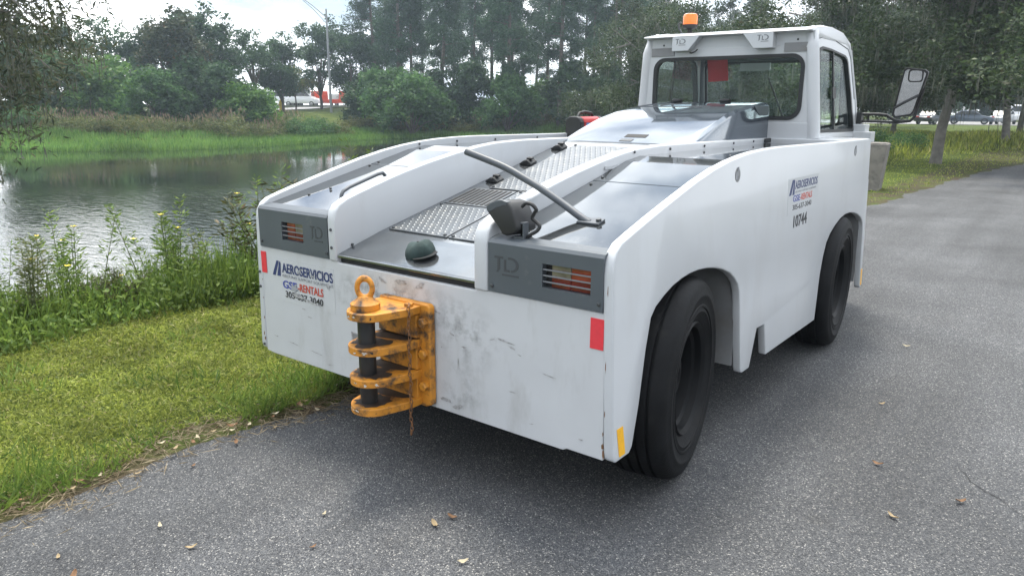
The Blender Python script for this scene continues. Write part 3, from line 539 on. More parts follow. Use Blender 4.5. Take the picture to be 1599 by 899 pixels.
# bent guide bar with its bolted foot
mb = MB(); B0 = Vector((.79,.278,1.112))
pth = smooth_path([Vector((.79,.275,1.106)), Vector((.742,.277,1.128)), Vector((.657,.286,1.169)), Vector((.56,.287,1.216)), Vector((.463,.284,1.259)), Vector((.366,.279,1.299)), Vector((.27,.269,1.329)), Vector((.163,.259,1.359))], 3)
mb.tube(pth, .0155, 12); gb = mb.build('guide_bar', M['bar'], T, smooth=50)
HM = Matrix.Translation((.79,.278,zh(.278))) @ Matrix.Rotation(math.atan(.235), 4, 'X')
MB().box(-.045,.055,-.028,.028,.0005,.010, HM).build('foot_plate', M['bar'], gb, bevel=.002)
for dx in (-.032,.042): MB().lathe([(.012,.009),(.012,.02),(.0005,.02)], lambda a, b, h: HM @ Vector((dx+a, b, h)), n=6).build('bolt', M['bolt'], gb)
# black work light on the right lamp panel, with its cable hook
WL = [(.473,1.160),(.480,1.172),(.50,1.186),(.53,1.198),(.555,1.202),(.583,1.196),(.600,1.178),(.615,1.15),(.632,1.105),(.628,1.088),(.605,1.075),(.575,1.066),(.555,1.07),(.545,1.085)]
mb = MB(); mb.prism(WL, lambda x, z, w: (x+w*.25, w, z), .01, .105); wl = mb.build('work_light', M['black'], T, bevel=.012, seg=3, smooth=50)
mb = MB(); mb.prism([(.478,1.1705),(.50,1.1875),(.53,1.1995),(.555,1.2035),(.583,1.1975),(.580,1.185),(.56,1.18),(.53,1.170),(.505,1.155),(.488,1.150)], lambda x, z, w: (x+w*.25, w, z), .0085, .03); mb.build('dusty_band', M['bar'], wl, bevel=.003)
mb = MB(); mb.box(.60,.652,.03,.06,1.055,1.066); mb.box(.643,.652,.03,.06,1.066,1.115); mb.box(.60,.652,.03,.06,1.115,1.122); mb.build('bracket', M['bar'], wl, bevel=.002)
mb = MB(); mb.tube(smooth_path([(.65,.05,1.06),(.668,.05,1.075),(.692,.06,1.092),(.70,.065,1.11),(.682,.065,1.125),(.668,.06,1.138),(.678,.06,1.158),(.69,.055,1.172),(.675,.05,1.19),(.65,.045,1.195),(.63,.045,1.18)]), .0075, 8)
mb.build('cable', M['black'], wl, smooth=60)

# engine cover in front of the cab
mb = MB(); secs = []
for y, zt, zl in ((1.905,1.338,1.336),(2.1,1.408,1.40),(2.3,1.469,1.458),(2.45,1.512,1.498),(2.6,1.541,1.524),(2.85,1.57,1.55),(3.10,1.590,1.568),(3.168,1.590,1.568)):
    secs.append([(-.452,y,1.325),(-.450,y,zl-.008),(-.44,y,zl),(-.40,y,zt-.008 if zt > 1.45 else zt-.003),(-.30,y,zt),(.40,y,zt),(.435,y,zt-.004),(.456,y,zt-.02 if zt > 1.4 else zt-.004),(.462,y,min(zt-.045,1.6) if zt > 1.4 else zt-.006),(.464,y,1.325)])
n = len(secs[0]); mb.add([p for q in secs for p in q], [(i*n+j, i*n+j+1, (i+1)*n+j+1, (i+1)*n+j) for i in range(len(secs)-1) for j in range(n-1)]+[tuple(range(n)), tuple((len(secs)-1)*n+k for k in range(n))])
ec = mb.build('engine_cover', M['cover'], T, smooth=28)
MB().box(-.43, .429, 1.885, 1.904, 1.325, 1.333).build('cover_gap', M['dark'], T)
sl = .322; EM = Matrix.Translation((0, 1.905, 1.338)) @ Matrix.Rotation(math.atan(.36), 4, 'X')
MB().box(-.03, .12, .085, .135, -.002, .0015, EM).build('hand_slot', M['dark'], ec)
mb = MB(); mb.box(-.03, .055, .018, .055, -.002, .003, EM); mb.build('cover_latch', M['bolt'], ec, bevel=.001)
for x in (-.21, .165): 
    k = MB().lathe([(.03,0),(.034,.008),(.034,.018),(.028,.024),(.0005,.024)], lambda a, b, h: (x+a*1.3, 3.09+b*.8, 1.5885+h), n=14).build('rubber_stop', M['black'], ec, smooth=40)
for x0, y0, x1, y1 in ((-.34, 2.72, -.22, 3.05), (-.34, 2.72, .2, 2.74), (-.2, 2.8, -.02, 3.05)): 
    d = Vector((x1-x0, y1-y0, 0)); zz = lambda y: float(np.interp(y, [2.6,2.85,3.1], [1.541,1.57,1.59]))
    mb = MB(); mb.tube([(x0,y0,zz(y0)+.0015),((x0+x1)/2,(y0+y1)/2,zz((y0+y1)/2)+.0015),(x1,y1,zz(y1)+.0015)], .003, 5); mb.build('cover_seam', M['bar'], ec)
mb = MB(); mb.prism([(2.86,1.565),(3.15,1.565),(3.15,1.50),(2.98,1.50),(2.93,1.52)], lambda y, z, w: (w, y, z), .463, .4665); mb.build('cover_recess', M['grey'], ec)

# cab platform and nose
mb = MB(); mb.box(-1.03,-.58,3.14,3.62,1.2,1.344); mb.box(.47,1.035,3.14,3.62,1.2,1.344); mb.box(-.79,.785,3.6,4.34,.62,1.335); mb.box(-.85,.85,4.2,4.42,.3,1.0); mb.build('cab_base', M['white'], T, bevel=.006)
mb = MB(); mb.box(.74,.868,4.22,4.36,1.30,1.43); mb.box(.74,.92,4.2,4.34,1.29,1.372); mb.build('corner_step', M['white'], T, bevel=.005)

# ---- cab
cab = empty('cab', parent=T)
YR, XL, XR = 3.17, -.57, .787
def cx(side, z): return (XR-.11*(max(z-1.35, 0)) if side > 0 else XL+.06*max(z-1.35, 0))
hole = rrect(-.447, .672, 1.478, 1.905, .085)
outer = resample_to([(XL,1.345),(XR,1.345),(cx(1,2.0),2.0),(cx(-1,2.0),2.0)], hole)
MB().ring(outer, hole, lambda x, z, w: (x, w, z), YR, YR+.05).build('rear_wall', M['white'], cab, bevel=.004)
wn = MB().ring(rrect(-.456,.681,1.469,1.914,.092), rrect(-.430,.655,1.494,1.889,.07), lambda x, z, w: (x, w, z), YR-.008, YR+.03).build('rear_window', M['seal'], cab, smooth=40)
MB().prism(rrect(-.436,.661,1.488,1.895,.075), lambda x, z, w: (x, w, z), YR+.008, YR+.013).build('pane', M['glass'], wn)
MB().box(XL+.02, XR-.02, YR-.003, YR+.048, 1.31, 1.452).build('lower_panel', M['white'], cab, bevel=.003)
for s in (1, -1):                                                                   # rounded corner posts
    pts = [(cx(s, z)-s*.012, YR+.028, z) for z in (1.345, 1.5, 1.7, 1.85, 1.95)]+[(cx(s,2.0)-s*.022, YR+.05, 2.02), (cx(s,2.0)-s*.04, YR+.12, 2.06)]
    MB().tube(pts, .044, 14).build('corner_post', M['white'], cab, smooth=60)
# sides with their windows
SP = [(3.19,1.345),(4.345,1.33),(4.30,1.55),(4.20,1.86),(4.15,1.96),(4.08,2.02),(3.95,2.06),(3.7,2.088),(3.45,2.09),(3.27,2.07),(3.205,2.03),(3.185,1.95)]
SH = [(3.275,1.40),(3.29,1.385),(4.20,1.375),(4.215,1.39),(4.15,1.66),(4.06,1.895),(4.03,1.925),(3.98,1.94),(3.6,1.965),(3.40,1.968),(3.33,1.955),(3.295,1.92),(3.28,1.6)]
def scale_poly(P, k): 
    a = sum(p[0] for p in P)/len(P); b = sum(p[1] for p in P)/len(P); return [(a+(p[0]-a)*k[0], b+(p[1]-b)*k[1]) for p in P]
for s in (1, -1):
    f_ = lambda y, z, w, s=s: (cx(s, z)-s*w, y, z)
    MB().ring(resample_to(SP, SH), SH, f_, 0, .04).build('door', M['white'], cab, bevel=.003)
    sw = MB().ring(SH, scale_poly(SH, (.93, .94)), f_, -.004, .03).build('side_window', M['seal'], cab)
    MB().prism(scale_poly(SH, (.95, .96)), f_, .012, .016).build('pane', M['glass'], sw)
    mb = MB(); mb.prism([(3.66,1.40),(3.685,1.40),(3.685,1.945),(3.66,1.945)], f_, .0, .012); mb.build('sash_bar', M['seal'], sw)
    mb = MB(); mb.prism([(3.62,1.62),(3.70,1.62),(3.70,1.70),(3.62,1.70)], f_, -.006, .0); mb.build('sash_catch', M['black'], sw)
    o2 = [(3.235,1.36),(4.30,1.35),(4.24,1.62),(4.135,1.93),(4.06,1.99),(3.7,2.03),(3.42,2.035),(3.28,2.01),(3.245,1.9)]
    mb = MB(); mb.tube([f_(y, z, .001) for y, z in o2[2:]], .0045, 5); mb.build('door_seam', M['bar'], cab)
# windscreen frame
fr = lambda x, z, w: (x, 4.345-.22*max(z-1.33,0)-w, z)
wh = rrect(-.50, .66, 1.40, 1.93, .06)
MB().ring(resample_to([(XL,1.33),(XR,1.33),(cx(1,2.02),2.02),(cx(-1,2.02),2.02)], wh), wh, fr, 0, .05).build('windscreen_frame', M['bar'], cab)
ws = MB().ring(wh, rrect(-.48,.64,1.42,1.91,.05), fr, -.003, .02).build('windscreen', M['seal'], cab)
MB().prism(rrect(-.485,.645,1.415,1.915,.05), fr, .006, .01).build('pane', M['glass'], ws)
mb = MB(); mb.tube([fr(-.535,1.36,.07),fr(-.53,1.7,.07),fr(-.52,2.0,.07)], .045, 10); mb.build('front_post', M['bar'], cab, smooth=60)
mb = MB(); mb.tube([fr(.2,1.41,-.03),fr(.12,1.62,-.03),fr(.05,1.80,-.03)], .008, 6); mb.build('wiper', M['black'], cab)
mb = MB(); mb.box(-.1,.15,4.0,4.02,1.845,1.905); mb.build('interior_mirror', M['white'], cab, bevel=.004)
# roof, rear fascia
RP = [(3.10,2.058),(3.12,2.068),(3.3,2.096),(3.6,2.112),(3.9,2.096),(4.08,2.05),(4.17,1.99),(4.15,1.965),(4.0,2.02),(3.2,2.02),(3.18,2.05)]
mb = MB(); mb.prism(RP, lambda y, z, w: (w, y, z), -.525, .715); mb.build('roof', M['white'], cab, bevel=.01, seg=3, smooth=40)
for s in (1, -1):                                                                   # arched roof edge over each door
    mb = MB(); mb.tube([(cx(s,1.95)-s*.02,3.19,1.95),(cx(s,2.02)-s*.025,3.2,2.03),(cx(s,2.07)-s*.03,3.27,2.058),(cx(s,2.09)-s*.03,3.45,2.08),(cx(s,2.09)-s*.03,3.7,2.082),(cx(s,2.07)-s*.03,3.95,2.058),(cx(s,2.02)-s*.025,4.10,2.02),(cx(s,1.9)-s*.02,4.185,1.90),(cx(s,1.6)-s*.012,4.285,1.6),(cx(s,1.35)-s*.01,4.34,1.35)], [.034,.036,.036,.036,.036,.036,.034,.026,.02,.018], 10)
    mb.build('roof_edge', M['white'], cab, smooth=60)
mb = MB(); mb.box(-.53,.725,3.176,3.21,1.915,2.06); mb.build('fascia', M['white'], cab)
for a, b, c, d in ((-.285,-.07,-.16,-.285),(.25,.468,.468,.335)):
    pl = [(a,2.056),(b,2.056),(c,1.952),(d,1.952)] if a < 0 else [(a,2.056),(b,2.056),(c,1.952),(d,1.952)]
    if a < 0: pl = [(a,2.056),(b,2.056),(-.155,1.955),(-.285,1.955)]
    br = MB().prism(pl, lambda x, z, w: (x, w, z), 3.105, 3.175).build('fascia_bracket', M['white'], cab, bevel=.004)
    logo(a+.03 if a < 0 else .36, 2.005, .078, .036, 3.105, 'midlogo', br)
for a, b in ((-.48,-.29),(.53,.70)):
    lb = MB().box(a, b, 3.163, 3.1745, 1.926, 1.985).build('blank_cover', M['liner'], cab)
    MB().lathe([(.007,0),(.007,.003),(.0005,.003)], lambda p, q, h: ((a+b)/2+p, 3.176-h, 2.005+q), n=8).build('hole', M['dark'], lb)
mb = MB(); mb.tube([(-.165,3.165,1.945),(-.14,3.14,1.94),(-.11,3.135,1.95),(-.10,3.15,1.965)], .005, 6); mb.build('cable', M['black'], cab)
# beacon
bc = MB().lathe([(.05,2.09),(.05,2.125),(.02,2.13),(.02,2.155),(.058,2.165),(.062,2.19),(.0005,2.19)], lambda a, b, h: (-.38+a, 3.6+b, h), n=18).build('beacon', M['black'], cab, smooth=40)
MB().lathe([(.057,2.1905),(.058,2.25),(.052,2.268),(.04,2.274),(.0005,2.275)], lambda a, b, h: (-.38+a, 3.6+b, h), n=18).build('beacon_lens', M['orange'], bc, smooth=40)
mb = MB(); mb.tube([(-.44,3.6,2.12),(-.47,3.6,2.16),(-.48,3.6,2.2),(-.46,3.6,2.215)], .008, 6); mb.build('beacon_clamp', M['bolt'], bc)
# seat and steering wheel, low inside
mb = MB(); mb.box(.0,.45,3.35,3.8,1.02,1.12); mb.box(.02,.43,3.3,3.4,1.1,1.46); mb.build('driver_seat', M['black'], cab, bevel=.03)
mb = MB(); mb.lathe([(.17,-.012),(.185,0),(.17,.012),(.158,0)], lambda a, b, h: (.22+a, 4.03+b*.85-h*.4, 1.39-b*.45+h), n=24, closed=True); mb.build('steering_wheel', M['black'], cab, smooth=60)
mb = MB(); mb.box(-.54,.75,4.08,4.26,1.2,1.385); mb.box(-.55,.76,3.2,4.25,.95,.98); mb.build('dashboard', M['black'], cab)
# mirror on its arm
mi = empty('mirror', parent=T)
mb = MB(); mb.box(.79,.825,4.24,4.31,1.43,1.52); mb.tube([(.81,4.28,1.508),(.95,4.28,1.508),(1.0,4.28,1.502),(1.035,4.28,1.478),(1.06,4.28,1.462),(1.11,4.28,1.452),(1.17,4.28,1.46),(1.195,4.28,1.49),(1.235,4.28,1.70)], .011, 8); mb.tube([(.81,4.28,1.452),(.95,4.28,1.452),(1.08,4.28,1.447),(1.11,4.28,1.452)], .010, 8); mb.tube([(.87,4.28,1.452),(.87,4.28,1.508)], .009, 6)
mb.build('mirror_arm', M['black'], mi, smooth=50)
MQ = [(1.098,1.838),(1.115,1.852),(1.235,1.836),(1.258,1.818),(1.257,1.80),(1.185,1.52),(1.17,1.50),(1.06,1.482),(1.046,1.498),(1.046,1.52)]
fm = lambda x, z, w: (x, 4.25+(x-1.15)*.22+w-(z-1.65)*.14, z)
MB().ring(MQ, scale_poly(MQ, (.87, .93)), fm, -.012, .03).build('mirror_housing', M['black'], mi, bevel=.003)
mg = MB().prism(scale_poly(MQ, (.88, .94)), fm, .004, .03).build('mirror_glass', M['mirror'], mi)
cvx = rrect(1.135,1.228,1.755,1.832,.02,3)
MB().ring(rrect(1.128,1.226,1.745,1.838,.022,3), rrect(1.136,1.218,1.753,1.83,.018,3), fm, -.006, .004).build('spotter_frame', M['black'], mg)
mb = MB(); mb.tube([fm(1.05,1.55,-.014),fm(1.13,1.60,-.016),fm(1.215,1.65,-.014)], .009, 6); mb.build('mirror_brace', M['black'], mi)

# wheels
TY = [(.228,-.10),(.25,-.122),(.30,-.135),(.345,-.143),(.385,-.138),(.412,-.122),(.424,-.10),(.427,-.075),(.414,-.072),(.414,-.064),(.428,-.061),(.429,-.028),(.415,-.025),(.415,-.017),(.430,-.014),(.430,.014),(.415,.017),(.415,.025),(.429,.028),(.428,.061),(.414,.064),(.414,.072),(.427,.075),(.424,.10),(.412,.122),(.406,.127),(.400,.133),(.385,.138),(.36,.1425),(.356,.1455),(.348,.1455),(.345,.143),(.315,.1385),(.311,.1415),(.303,.141),(.30,.135),(.285,.139),(.275,.130),(.25,.122),(.228,.10)]
tyre_me = MB().lathe(TY, lambda a, b, h: (h, a, b), n=56, closed=True).mesh('tyre', M['tyre'], smooth=40)
RI = [(.001,.045),(.055,.045),(.06,.06),(.085,.06),(.09,.02),(.15,.005),(.165,-.015),(.178,-.02),(.184,.03),(.195,.075),(.21,.085),(.217,.112),(.236,.126),(.242,.118),(.235,.10),(.229,.09),(.229,-.1),(.2,-.1),(.001,-.06)]
rim_me = MB().lathe(RI, lambda a, b, h: (h, a, b), n=40).mesh('rim', M['rim'], smooth=35)
nut_me = MB()
for i in range(8): t = i*math.pi/4; nut_me.lathe([(.011,.0),(.011,.025),(.0005,.027)], lambda a, b, h: (h+.002, .125*math.cos(t)+a, .125*math.sin(t)+b), n=6)
nut_me = nut_me.mesh('wheel_nuts', M['bolt'])
for s, y, st in ((1,.67,10),(-1,.67,10),(1,3.06,5),(-1,3.06,5)):
    w = empty('wheel', (s*.95, y, .40), parent=T); w.rotation_euler = (0, 0, R(st)+(0 if s > 0 else math.pi))
    w.scale = (1.02, 1.046, 1.046)
    put('tyre', tyre_me, w); put('rim', rim_me, w); put('wheel_nuts', nut_me, w)

# ---- the hitch
hp = MB().prism([(-.10,.29),(.17,.27),(.207,.285),(.207,.722),(.195,.735),(-.10,.735)], lambda x, z, w: (x, w, z), -.036, -.0015).build('hitch', M['amber_paint'], T, bevel=.006)
for i, z in enumerate((.708, .560, .423, .296)):
    pts = []; xc, yc, r = .025, -.20, .098
    for k in range(15): t = R(195+150*k/14); pts.append((xc+r*math.cos(t), yc+r*math.sin(t)))
    pts += [(.155,-.10),(.155,-.034),(-.095,-.034),(-.095,-.12)]
    pl = MB().prism(pts, lambda x, y, w: (x, y, w), z-.017, z+.017).build('hitch_plate', M['amber_paint'], hp, bevel=.004)
    if i:
        V_ = []
        for k in range(22):
            a = 2*math.pi*k/22; rr = random.uniform(.055, .095); V_.append((xc-.005+rr*math.cos(a), max(yc+rr*math.sin(a)*1.0, yc-.09), z+.0182))
        MB().add(V_, [tuple(range(22))]).build('grease_patch', M['grease'], hp)
        V_ = [(random.uniform(-.09,-.03), -.045, z+.018), (-.085, -.12, z+.018), (.0+random.uniform(-.02,.02), -.13, z+.018), (.10, -.10, z+.018), (.14, -.05, z+.018)]
        MB().add(V_, [tuple(range(5))]).build('grease_patch', M['grease'], hp)
    for q in range(9):
        t = R(random.choice((200,225,250,275,300,320))+random.uniform(-8,8)); ang = t; cxx, cyy = xc+r*math.cos(t)*1.002, yc+r*math.sin(t)*1.002
        n = 8; V_ = []
        wv, hv = random.uniform(.004,.016), random.uniform(.002,.006); zc = z+random.uniform(-.006,.006)
        for k in range(n):
            a = 2*math.pi*k/n; u = wv*math.cos(a)*random.uniform(.3,1.2); v = hv*math.sin(a)*random.uniform(.3,1.3)
            tt = t+u/r; V_.append((xc+(r+.0012)*math.cos(tt), yc+(r+.0012)*math.sin(tt), zc+v))
        MB().add(V_, [tuple(range(n))]).build('paint_chip', M['chip' if q % 3 else 'pin'], hp)
for z in (.635, .492, .36): MB().box(-.085,.15,-.06,-.034,z-.05,z+.05).build('gusset', M['amber_paint'], hp, bevel=.004)
MB().lathe([(.0005,.27),(.032,.272),(.037,.285),(.037,.74),(.0005,.741)], lambda a, b, h: (.012+a, -.215+b, h), n=20).build('hitch_pin', M['pin'], hp, smooth=40)
MB().lathe([(.0005,.727),(.062,.727),(.062,.752),(.04,.768),(.028,.782),(.0005,.784)], lambda a, b, h: (.012+a, -.215+b, h), n=20).build('pin_collar', M['amber_paint'], hp, smooth=40)
mb = MB(); mb.lathe([(.033+.0115*math.cos(2*math.pi*k/10), .0115*math.sin(2*math.pi*k/10)) for k in range(10)], lambda a, b, h: (.012+a*.80+h*.62, -.215+a*.55-h*.8, .815+b*1.25), n=28, closed=True); mb.build('lifting_eye', M['amber_paint'], hp, smooth=60)
for z in (.655, .515, .37): MB().lathe([(.022,.036),(.022,.056),(.016,.06),(.0005,.06)], lambda a, b, h: (.175+a, -h, z+b), n=6).build('bolt', M['amber_paint'], hp)
MB().lathe([(.02,.725),(.02,.738),(.0005,.74)], lambda a, b, h: (.12+a, -.07+b, h), n=6).build('bolt', M['amber_paint'], hp)
# chain hanging from the top plate
lk = MB(); 
lk.lathe([(.0085+.0026*math.cos(2*math.pi*k/6), .0026*math.sin(2*math.pi*k/6)) for k in range(6)], lambda a, b, h: (a*.75, h, b*1.35), n=10, closed=True); lk = lk.mesh('chain_link', M['rust'], smooth=60)
ch = put('chain', MB().tube([(.12,-.07,.737),(.145,-.09,.742),(.16,-.112,.735)], .004, 6).mesh('chain', M['rust']), hp)
for i in range(28):
    put('chain_link', lk, ch, (.163+.004*math.sin(i*1.3), -.115, .728-i*.0205), (0, 0, R(90)*(i % 2)+.4))
# stencilled decals
def decal_rear(s, x, z, w, h, m, **kw):
    me = fit_text(s, x, z, w, h, M[m], **kw); me.transform(Matrix.Translation((0, -.0016, 0)) @ FACE_REAR); return me
dr = MB().box(-.955,-.455,.0008,.0016,.57,.79).build('decal', M['rearwhite'], T)
mb = MB(); mb.prism([(-.945,.70),(-.922,.70),(-.888,.778),(-.906,.778)], lambda x, z, w: (x, w, z), -.0014, -.0004); mb.prism([(-.906,.70),(-.878,.70),(-.873,.77),(-.883,.778)], lambda x, z, w: (x, w, z), -.0014, -.0004); mb.build('emblem', M['navy'], dr)
put('lettering', decal_rear('AEROSERVICIOS', -.862, .722, .40, .05, 'navy', bold=.018), dr)
put('lettering', decal_rear('GROUND SUPPORT EQUIPMENT', -.862, .697, .40, .017, 'greyink'), dr)
put('lettering', decal_rear('GSE', -.862, .642, .115, .04, 'blueprint', bold=.012), dr)
put('lettering', decal_rear('-RENTALS', -.74, .642, .20, .04, 'redprint', bold=.012), dr)
put('lettering', decal_rear('305-637-3040', -.845, .595, .30, .034, 'ink', bold=.008), dr)
for i, (cx_, cz_, w_, h_, a_) in enumerate([(-.77,.65,.09,.05,.3),(-.73,.615,.13,.025,-.1),(-.64,.60,.16,.016,-.1),(-.72,.745,.05,.02,.6),(-.62,.735,.05,.014,.2),(-.5,.70,.03,.03,.2),(-.70,.555,.04,.007,-.1)]):
    blotch(cx_, cz_, w_, h_, a_, 200+i, y=-.0026, mat='greyink' if i in (0, 3, 4) else 'scuff', parent=dr, nm='scuff_mark')
def side_text(s, y, z, w, h, m, **kw):
    me = fit_text(s, y, z, w, h, M[m], **kw)
    for v in me.vertices: yy, zz, ww = v.co.x, v.co.y, v.co.z; v.co = (sx(zz)+.0012+ww, yy, zz)
    return me
mb = MB(); me = mb.box(0,.001,1.85,2.40,.985,1.18).mesh('decal', M['white'])
for v in me.vertices: v.co.x += sx(v.co.z)
d2 = put('decal', me, T)
mb = MB(); f3 = lambda y, z, w: (sx(z)+w, y, z)
mb.prism([(1.865,1.09),(1.9,1.09),(1.945,1.172),(1.915,1.172)], f3, .0008, .0016); mb.prism([(1.92,1.09),(1.955,1.09),(1.955,1.165),(1.945,1.172)], f3, .0008, .0016); mb.build('emblem', M['navy'], d2)
put('lettering', side_text('AEROSERVICIOS', 1.965, 1.118, .41, .045, 'navy', bold=.018), d2)
put('lettering', side_text('GROUND SUPPORT EQUIPMENT', 1.965, 1.095, .39, .014, 'greyink'), d2)
put('lettering', side_text('GSE', 1.935, 1.05, .125, .036, 'blueprint', bold=.014), d2)
put('lettering', side_text('-RENTALS', 2.065, 1.05, .215, .036, 'redprint', bold=.014), d2)
put('lettering', side_text('305-637-3040', 1.935, 1.005, .34, .03, 'ink', bold=.008), d2)
put('lettering', side_text('10744', 1.965, .905, .24, .068, 'ink', bold=.02), T)

# ---- loose things on and in the tractor
mb = MB(); K = Matrix.Translation((.0,.13,.952)) @ Matrix.Rotation(R(15), 4, 'X') @ Matrix.Rotation(R(-25), 4, 'Z')
prof = [(.0005,.062),(.03,.06),(.052,.05),(.064,.032),(.068,.012),(.066,.0)]
mb.lathe(prof, lambda a, b, h: K @ Vector((a*.95+.006*math.sin(b*90), b*1.05, h*(1+.12*math.sin(a*60+b*30)))), n=24)
cap = mb.build('cap', node_mat('dark_green_cloth', (.022, .042, .04), .85, var=.3, vscale=20, bump=.3, bscale=90)); 
for p in cap.data.polygons: p.use_smooth = True
tag(cap, 'dark green cloth cap lying on the sloping metal deck of the tow tractor', 'cap')
mb = MB(); vs = []
for i in range(13):
    t = R(-62+124*i/12); k = .55+.45*math.cos(t)
    vs += [K @ Vector((.064*math.cos(t), .062*math.sin(t), .012)), K @ Vector((.064*math.cos(t)+.055*k, .064*math.sin(t), .012+.016*math.cos(t)))]
mb.add(vs, [(2*i, 2*i+1, 2*i+3, 2*i+2) for i in range(12)]); br = mb.build('visor', M['black'], cap); br.modifiers.new('s', 'SOLIDIFY').thickness = .003
MB().lathe([(.006,0),(.005,.005),(.0005,.006)], lambda a, b, h: K @ Vector((a, b, .061+h)), n=8).build('button', M['black'], cap)
rb = empty('equipment_case', (-.955, 2.93, 1.3625)); tag(rb, 'small red and black equipment case standing beside the engine cover', 'case')
Mred = node_mat('red_case', (.42, .02, .02), .35, var=.1); Mblue = node_mat('blue_label', (.1, .3, .62), .4, var=.3, vscale=30)
cs = [(-.07,0),(.07,0),(.07,.12),(.055,.15),(.03,.162),(-.03,.162),(-.055,.15),(-.07,.12)]
MB().prism(cs, lambda x, z, w: (x, w, z), -.06, .2).build('body', Mred, rb, bevel=.008)
MB().prism([(x*1.03, z*1.02) for x, z in cs], lambda x, z, w: (x, w, z), -.12, -.061).build('end_cap', M['black'], rb, bevel=.01)
MB().prism([(x*1.03, z*1.02) for x, z in cs], lambda x, z, w: (x, w, z), .201, .24).build('end_cap', M['black'], rb, bevel=.01)
MB().box(.0705,.072,-.03,.16,.04,.115).build('label_plate', Mblue, rb)
MB().tube([(0,-.05,.155),(.0,-.03,.19),(0,.05,.2),(0,.15,.19),(0,.18,.155)], .011, 8).build('carry_handle', M['black'], rb, smooth=60)
rc = MB().box(-.09,.09,-.002,.002,-.185,0).build('red_card', node_mat('red_card', (.55, .03, .04), .6, var=.12, vscale=15)); rc.location = (-.365, 4.155, 2.005); rc.rotation_euler = (R(9), R(-3), 0)
tag(rc, 'red rectangular card hanging inside the cab at the windscreen', 'card')
# ================================================================== vegetation
CAMX, CAMY = 2.32, -2.204
def polar(az, d): a = R(az); return (CAMX+d*math.sin(a), CAMY+d*math.cos(a))       # bearing from +y, metres from the viewpoint
def gz(x, y): return float(ground_z(x, y))
ORD = ['first','second','third','fourth','fifth','sixth','seventh','eighth','ninth','tenth','eleventh','twelfth','thirteenth','fourteenth','fifteenth','sixteenth','seventeenth','eighteenth','nineteenth','twentieth','twenty-first','twenty-second','twenty-third','twenty-fourth','twenty-fifth','twenty-sixth','twenty-seventh','twenty-eighth','twenty-ninth','thirtieth','thirty-first','thirty-second','thirty-third','thirty-fourth','thirty-fifth','thirty-sixth']
LM = {
 'dark': leaf_mat('dark_leaves', (.024, .056, .026), (.07, .13, .046), .36),
 'mid': leaf_mat('mid_leaves', (.036, .09, .032), (.10, .2, .055), .42),
 'bright': leaf_mat('bright_leaves', (.055, .135, .035), (.16, .29, .06), .46),
 'oak': leaf_mat('oak_leaves', (.025, .045, .02), (.075, .11, .042), .32, c2=(.09, .085, .05)),
 'bough': leaf_mat('bough_leaves', (.04, .055, .03), (.11, .125, .06), .35, c2=(.2, .17, .1)),
 'olive': leaf_mat('olive_leaves', (.03, .04, .014), (.10, .10, .034), .3, c2=(.16, .10, .05), vs=3),
 'vine': leaf_mat('vine_leaves', (.03, .05, .02), (.085, .095, .035), .3, c2=(.16, .10, .05)),
 'pine': leaf_mat('pine_needles', (.026, .065, .036), (.075, .145, .066), .32),
 'yellowish': leaf_mat('yellowish_leaves', (.06, .085, .022), (.16, .17, .04), .35, c2=(.2, .15, .07)),
 'moss': leaf_mat('hanging_moss', (.09, .095, .075), (.18, .185, .145), .3),
 'lawn': leaf_mat('lawn_leaves', (.09, .13, .028), (.37, .41, .085), .5, c2=(.44, .38, .2), vs=2.2),
 'weed': leaf_mat('weed_leaves', (.075, .14, .028), (.21, .29, .06), .48, vs=.9),
 'reed': leaf_mat('reed_blades', (.085, .19, .04), (.20, .33, .075), .45, vs=.25),
 'straw': leaf_mat('dry_straw', (.13, .1, .06), (.3, .24, .15), .2),
 'scrub': leaf_mat('scrub_leaves', (.07, .10, .035), (.18, .2, .065), .38, c2=(.26, .2, .12), vs=.5),
 'flower': node_mat('yellow_petals', (.75, .55, .02), .6),
 'stem': node_mat('green_stem', (.09, .11, .04), .8, var=.3),
}
def blob(r_, n, c, rad, hollow=.35):              # n points through an ellipsoid, denser outwards
    d = unit(r_.normal(size=(n, 3))); q = (hollow+(1-hollow)*r_.random((n, 1)))**.6; return np.array(c)+d*q*np.array(rad)
def leaves(r_, cl, per, spread, Ln, W, flat=.5):
    c = np.repeat(cl, per, 0)+r_.normal(size=(len(cl)*per, 3))*np.array(spread); d = r_.normal(size=c.shape); d[:, 2] = d[:, 2]*flat-.25
    k = r_.uniform(.6, 1.3, len(c)); return kites(c, d, Ln*k, W*k, r_, curl=.08)
def limbs(mb, base, ends, r0, n=7):
    for e in ends:
        b = Vector(base); e = Vector(e); m = b.lerp(e, .5)+Vector((0, 0, .12*(e-b).length)); mb.tube([b, b.lerp(m, .5)+Vector((0,0,.04)), m, e], [r0, r0*.75, r0*.5, r0*.18], n, caps=False)
def moss_strands(r_, cl, n, Ln, W):
    c = cl[r_.integers(0, len(cl), n)]+r_.normal(size=(n, 3))*.25; L_ = r_.uniform(.4, 1, n)*Ln; c[:, 2] -= L_*.4
    out = []
    for k in range(3):
        cc = c+r_.normal(size=(n, 3))*np.array([.07, .07, .05]); d = np.tile([0, 0, -1.], (n, 1))+r_.normal(size=(n, 3))*.07; out.append(kites(cc, d, L_*r_.uniform(.6, 1, n), W*r_.uniform(.5, 1.2, n), r_))
    return np.concatenate(out)
TV = {}
def variant(key, parts): TV[key] = parts
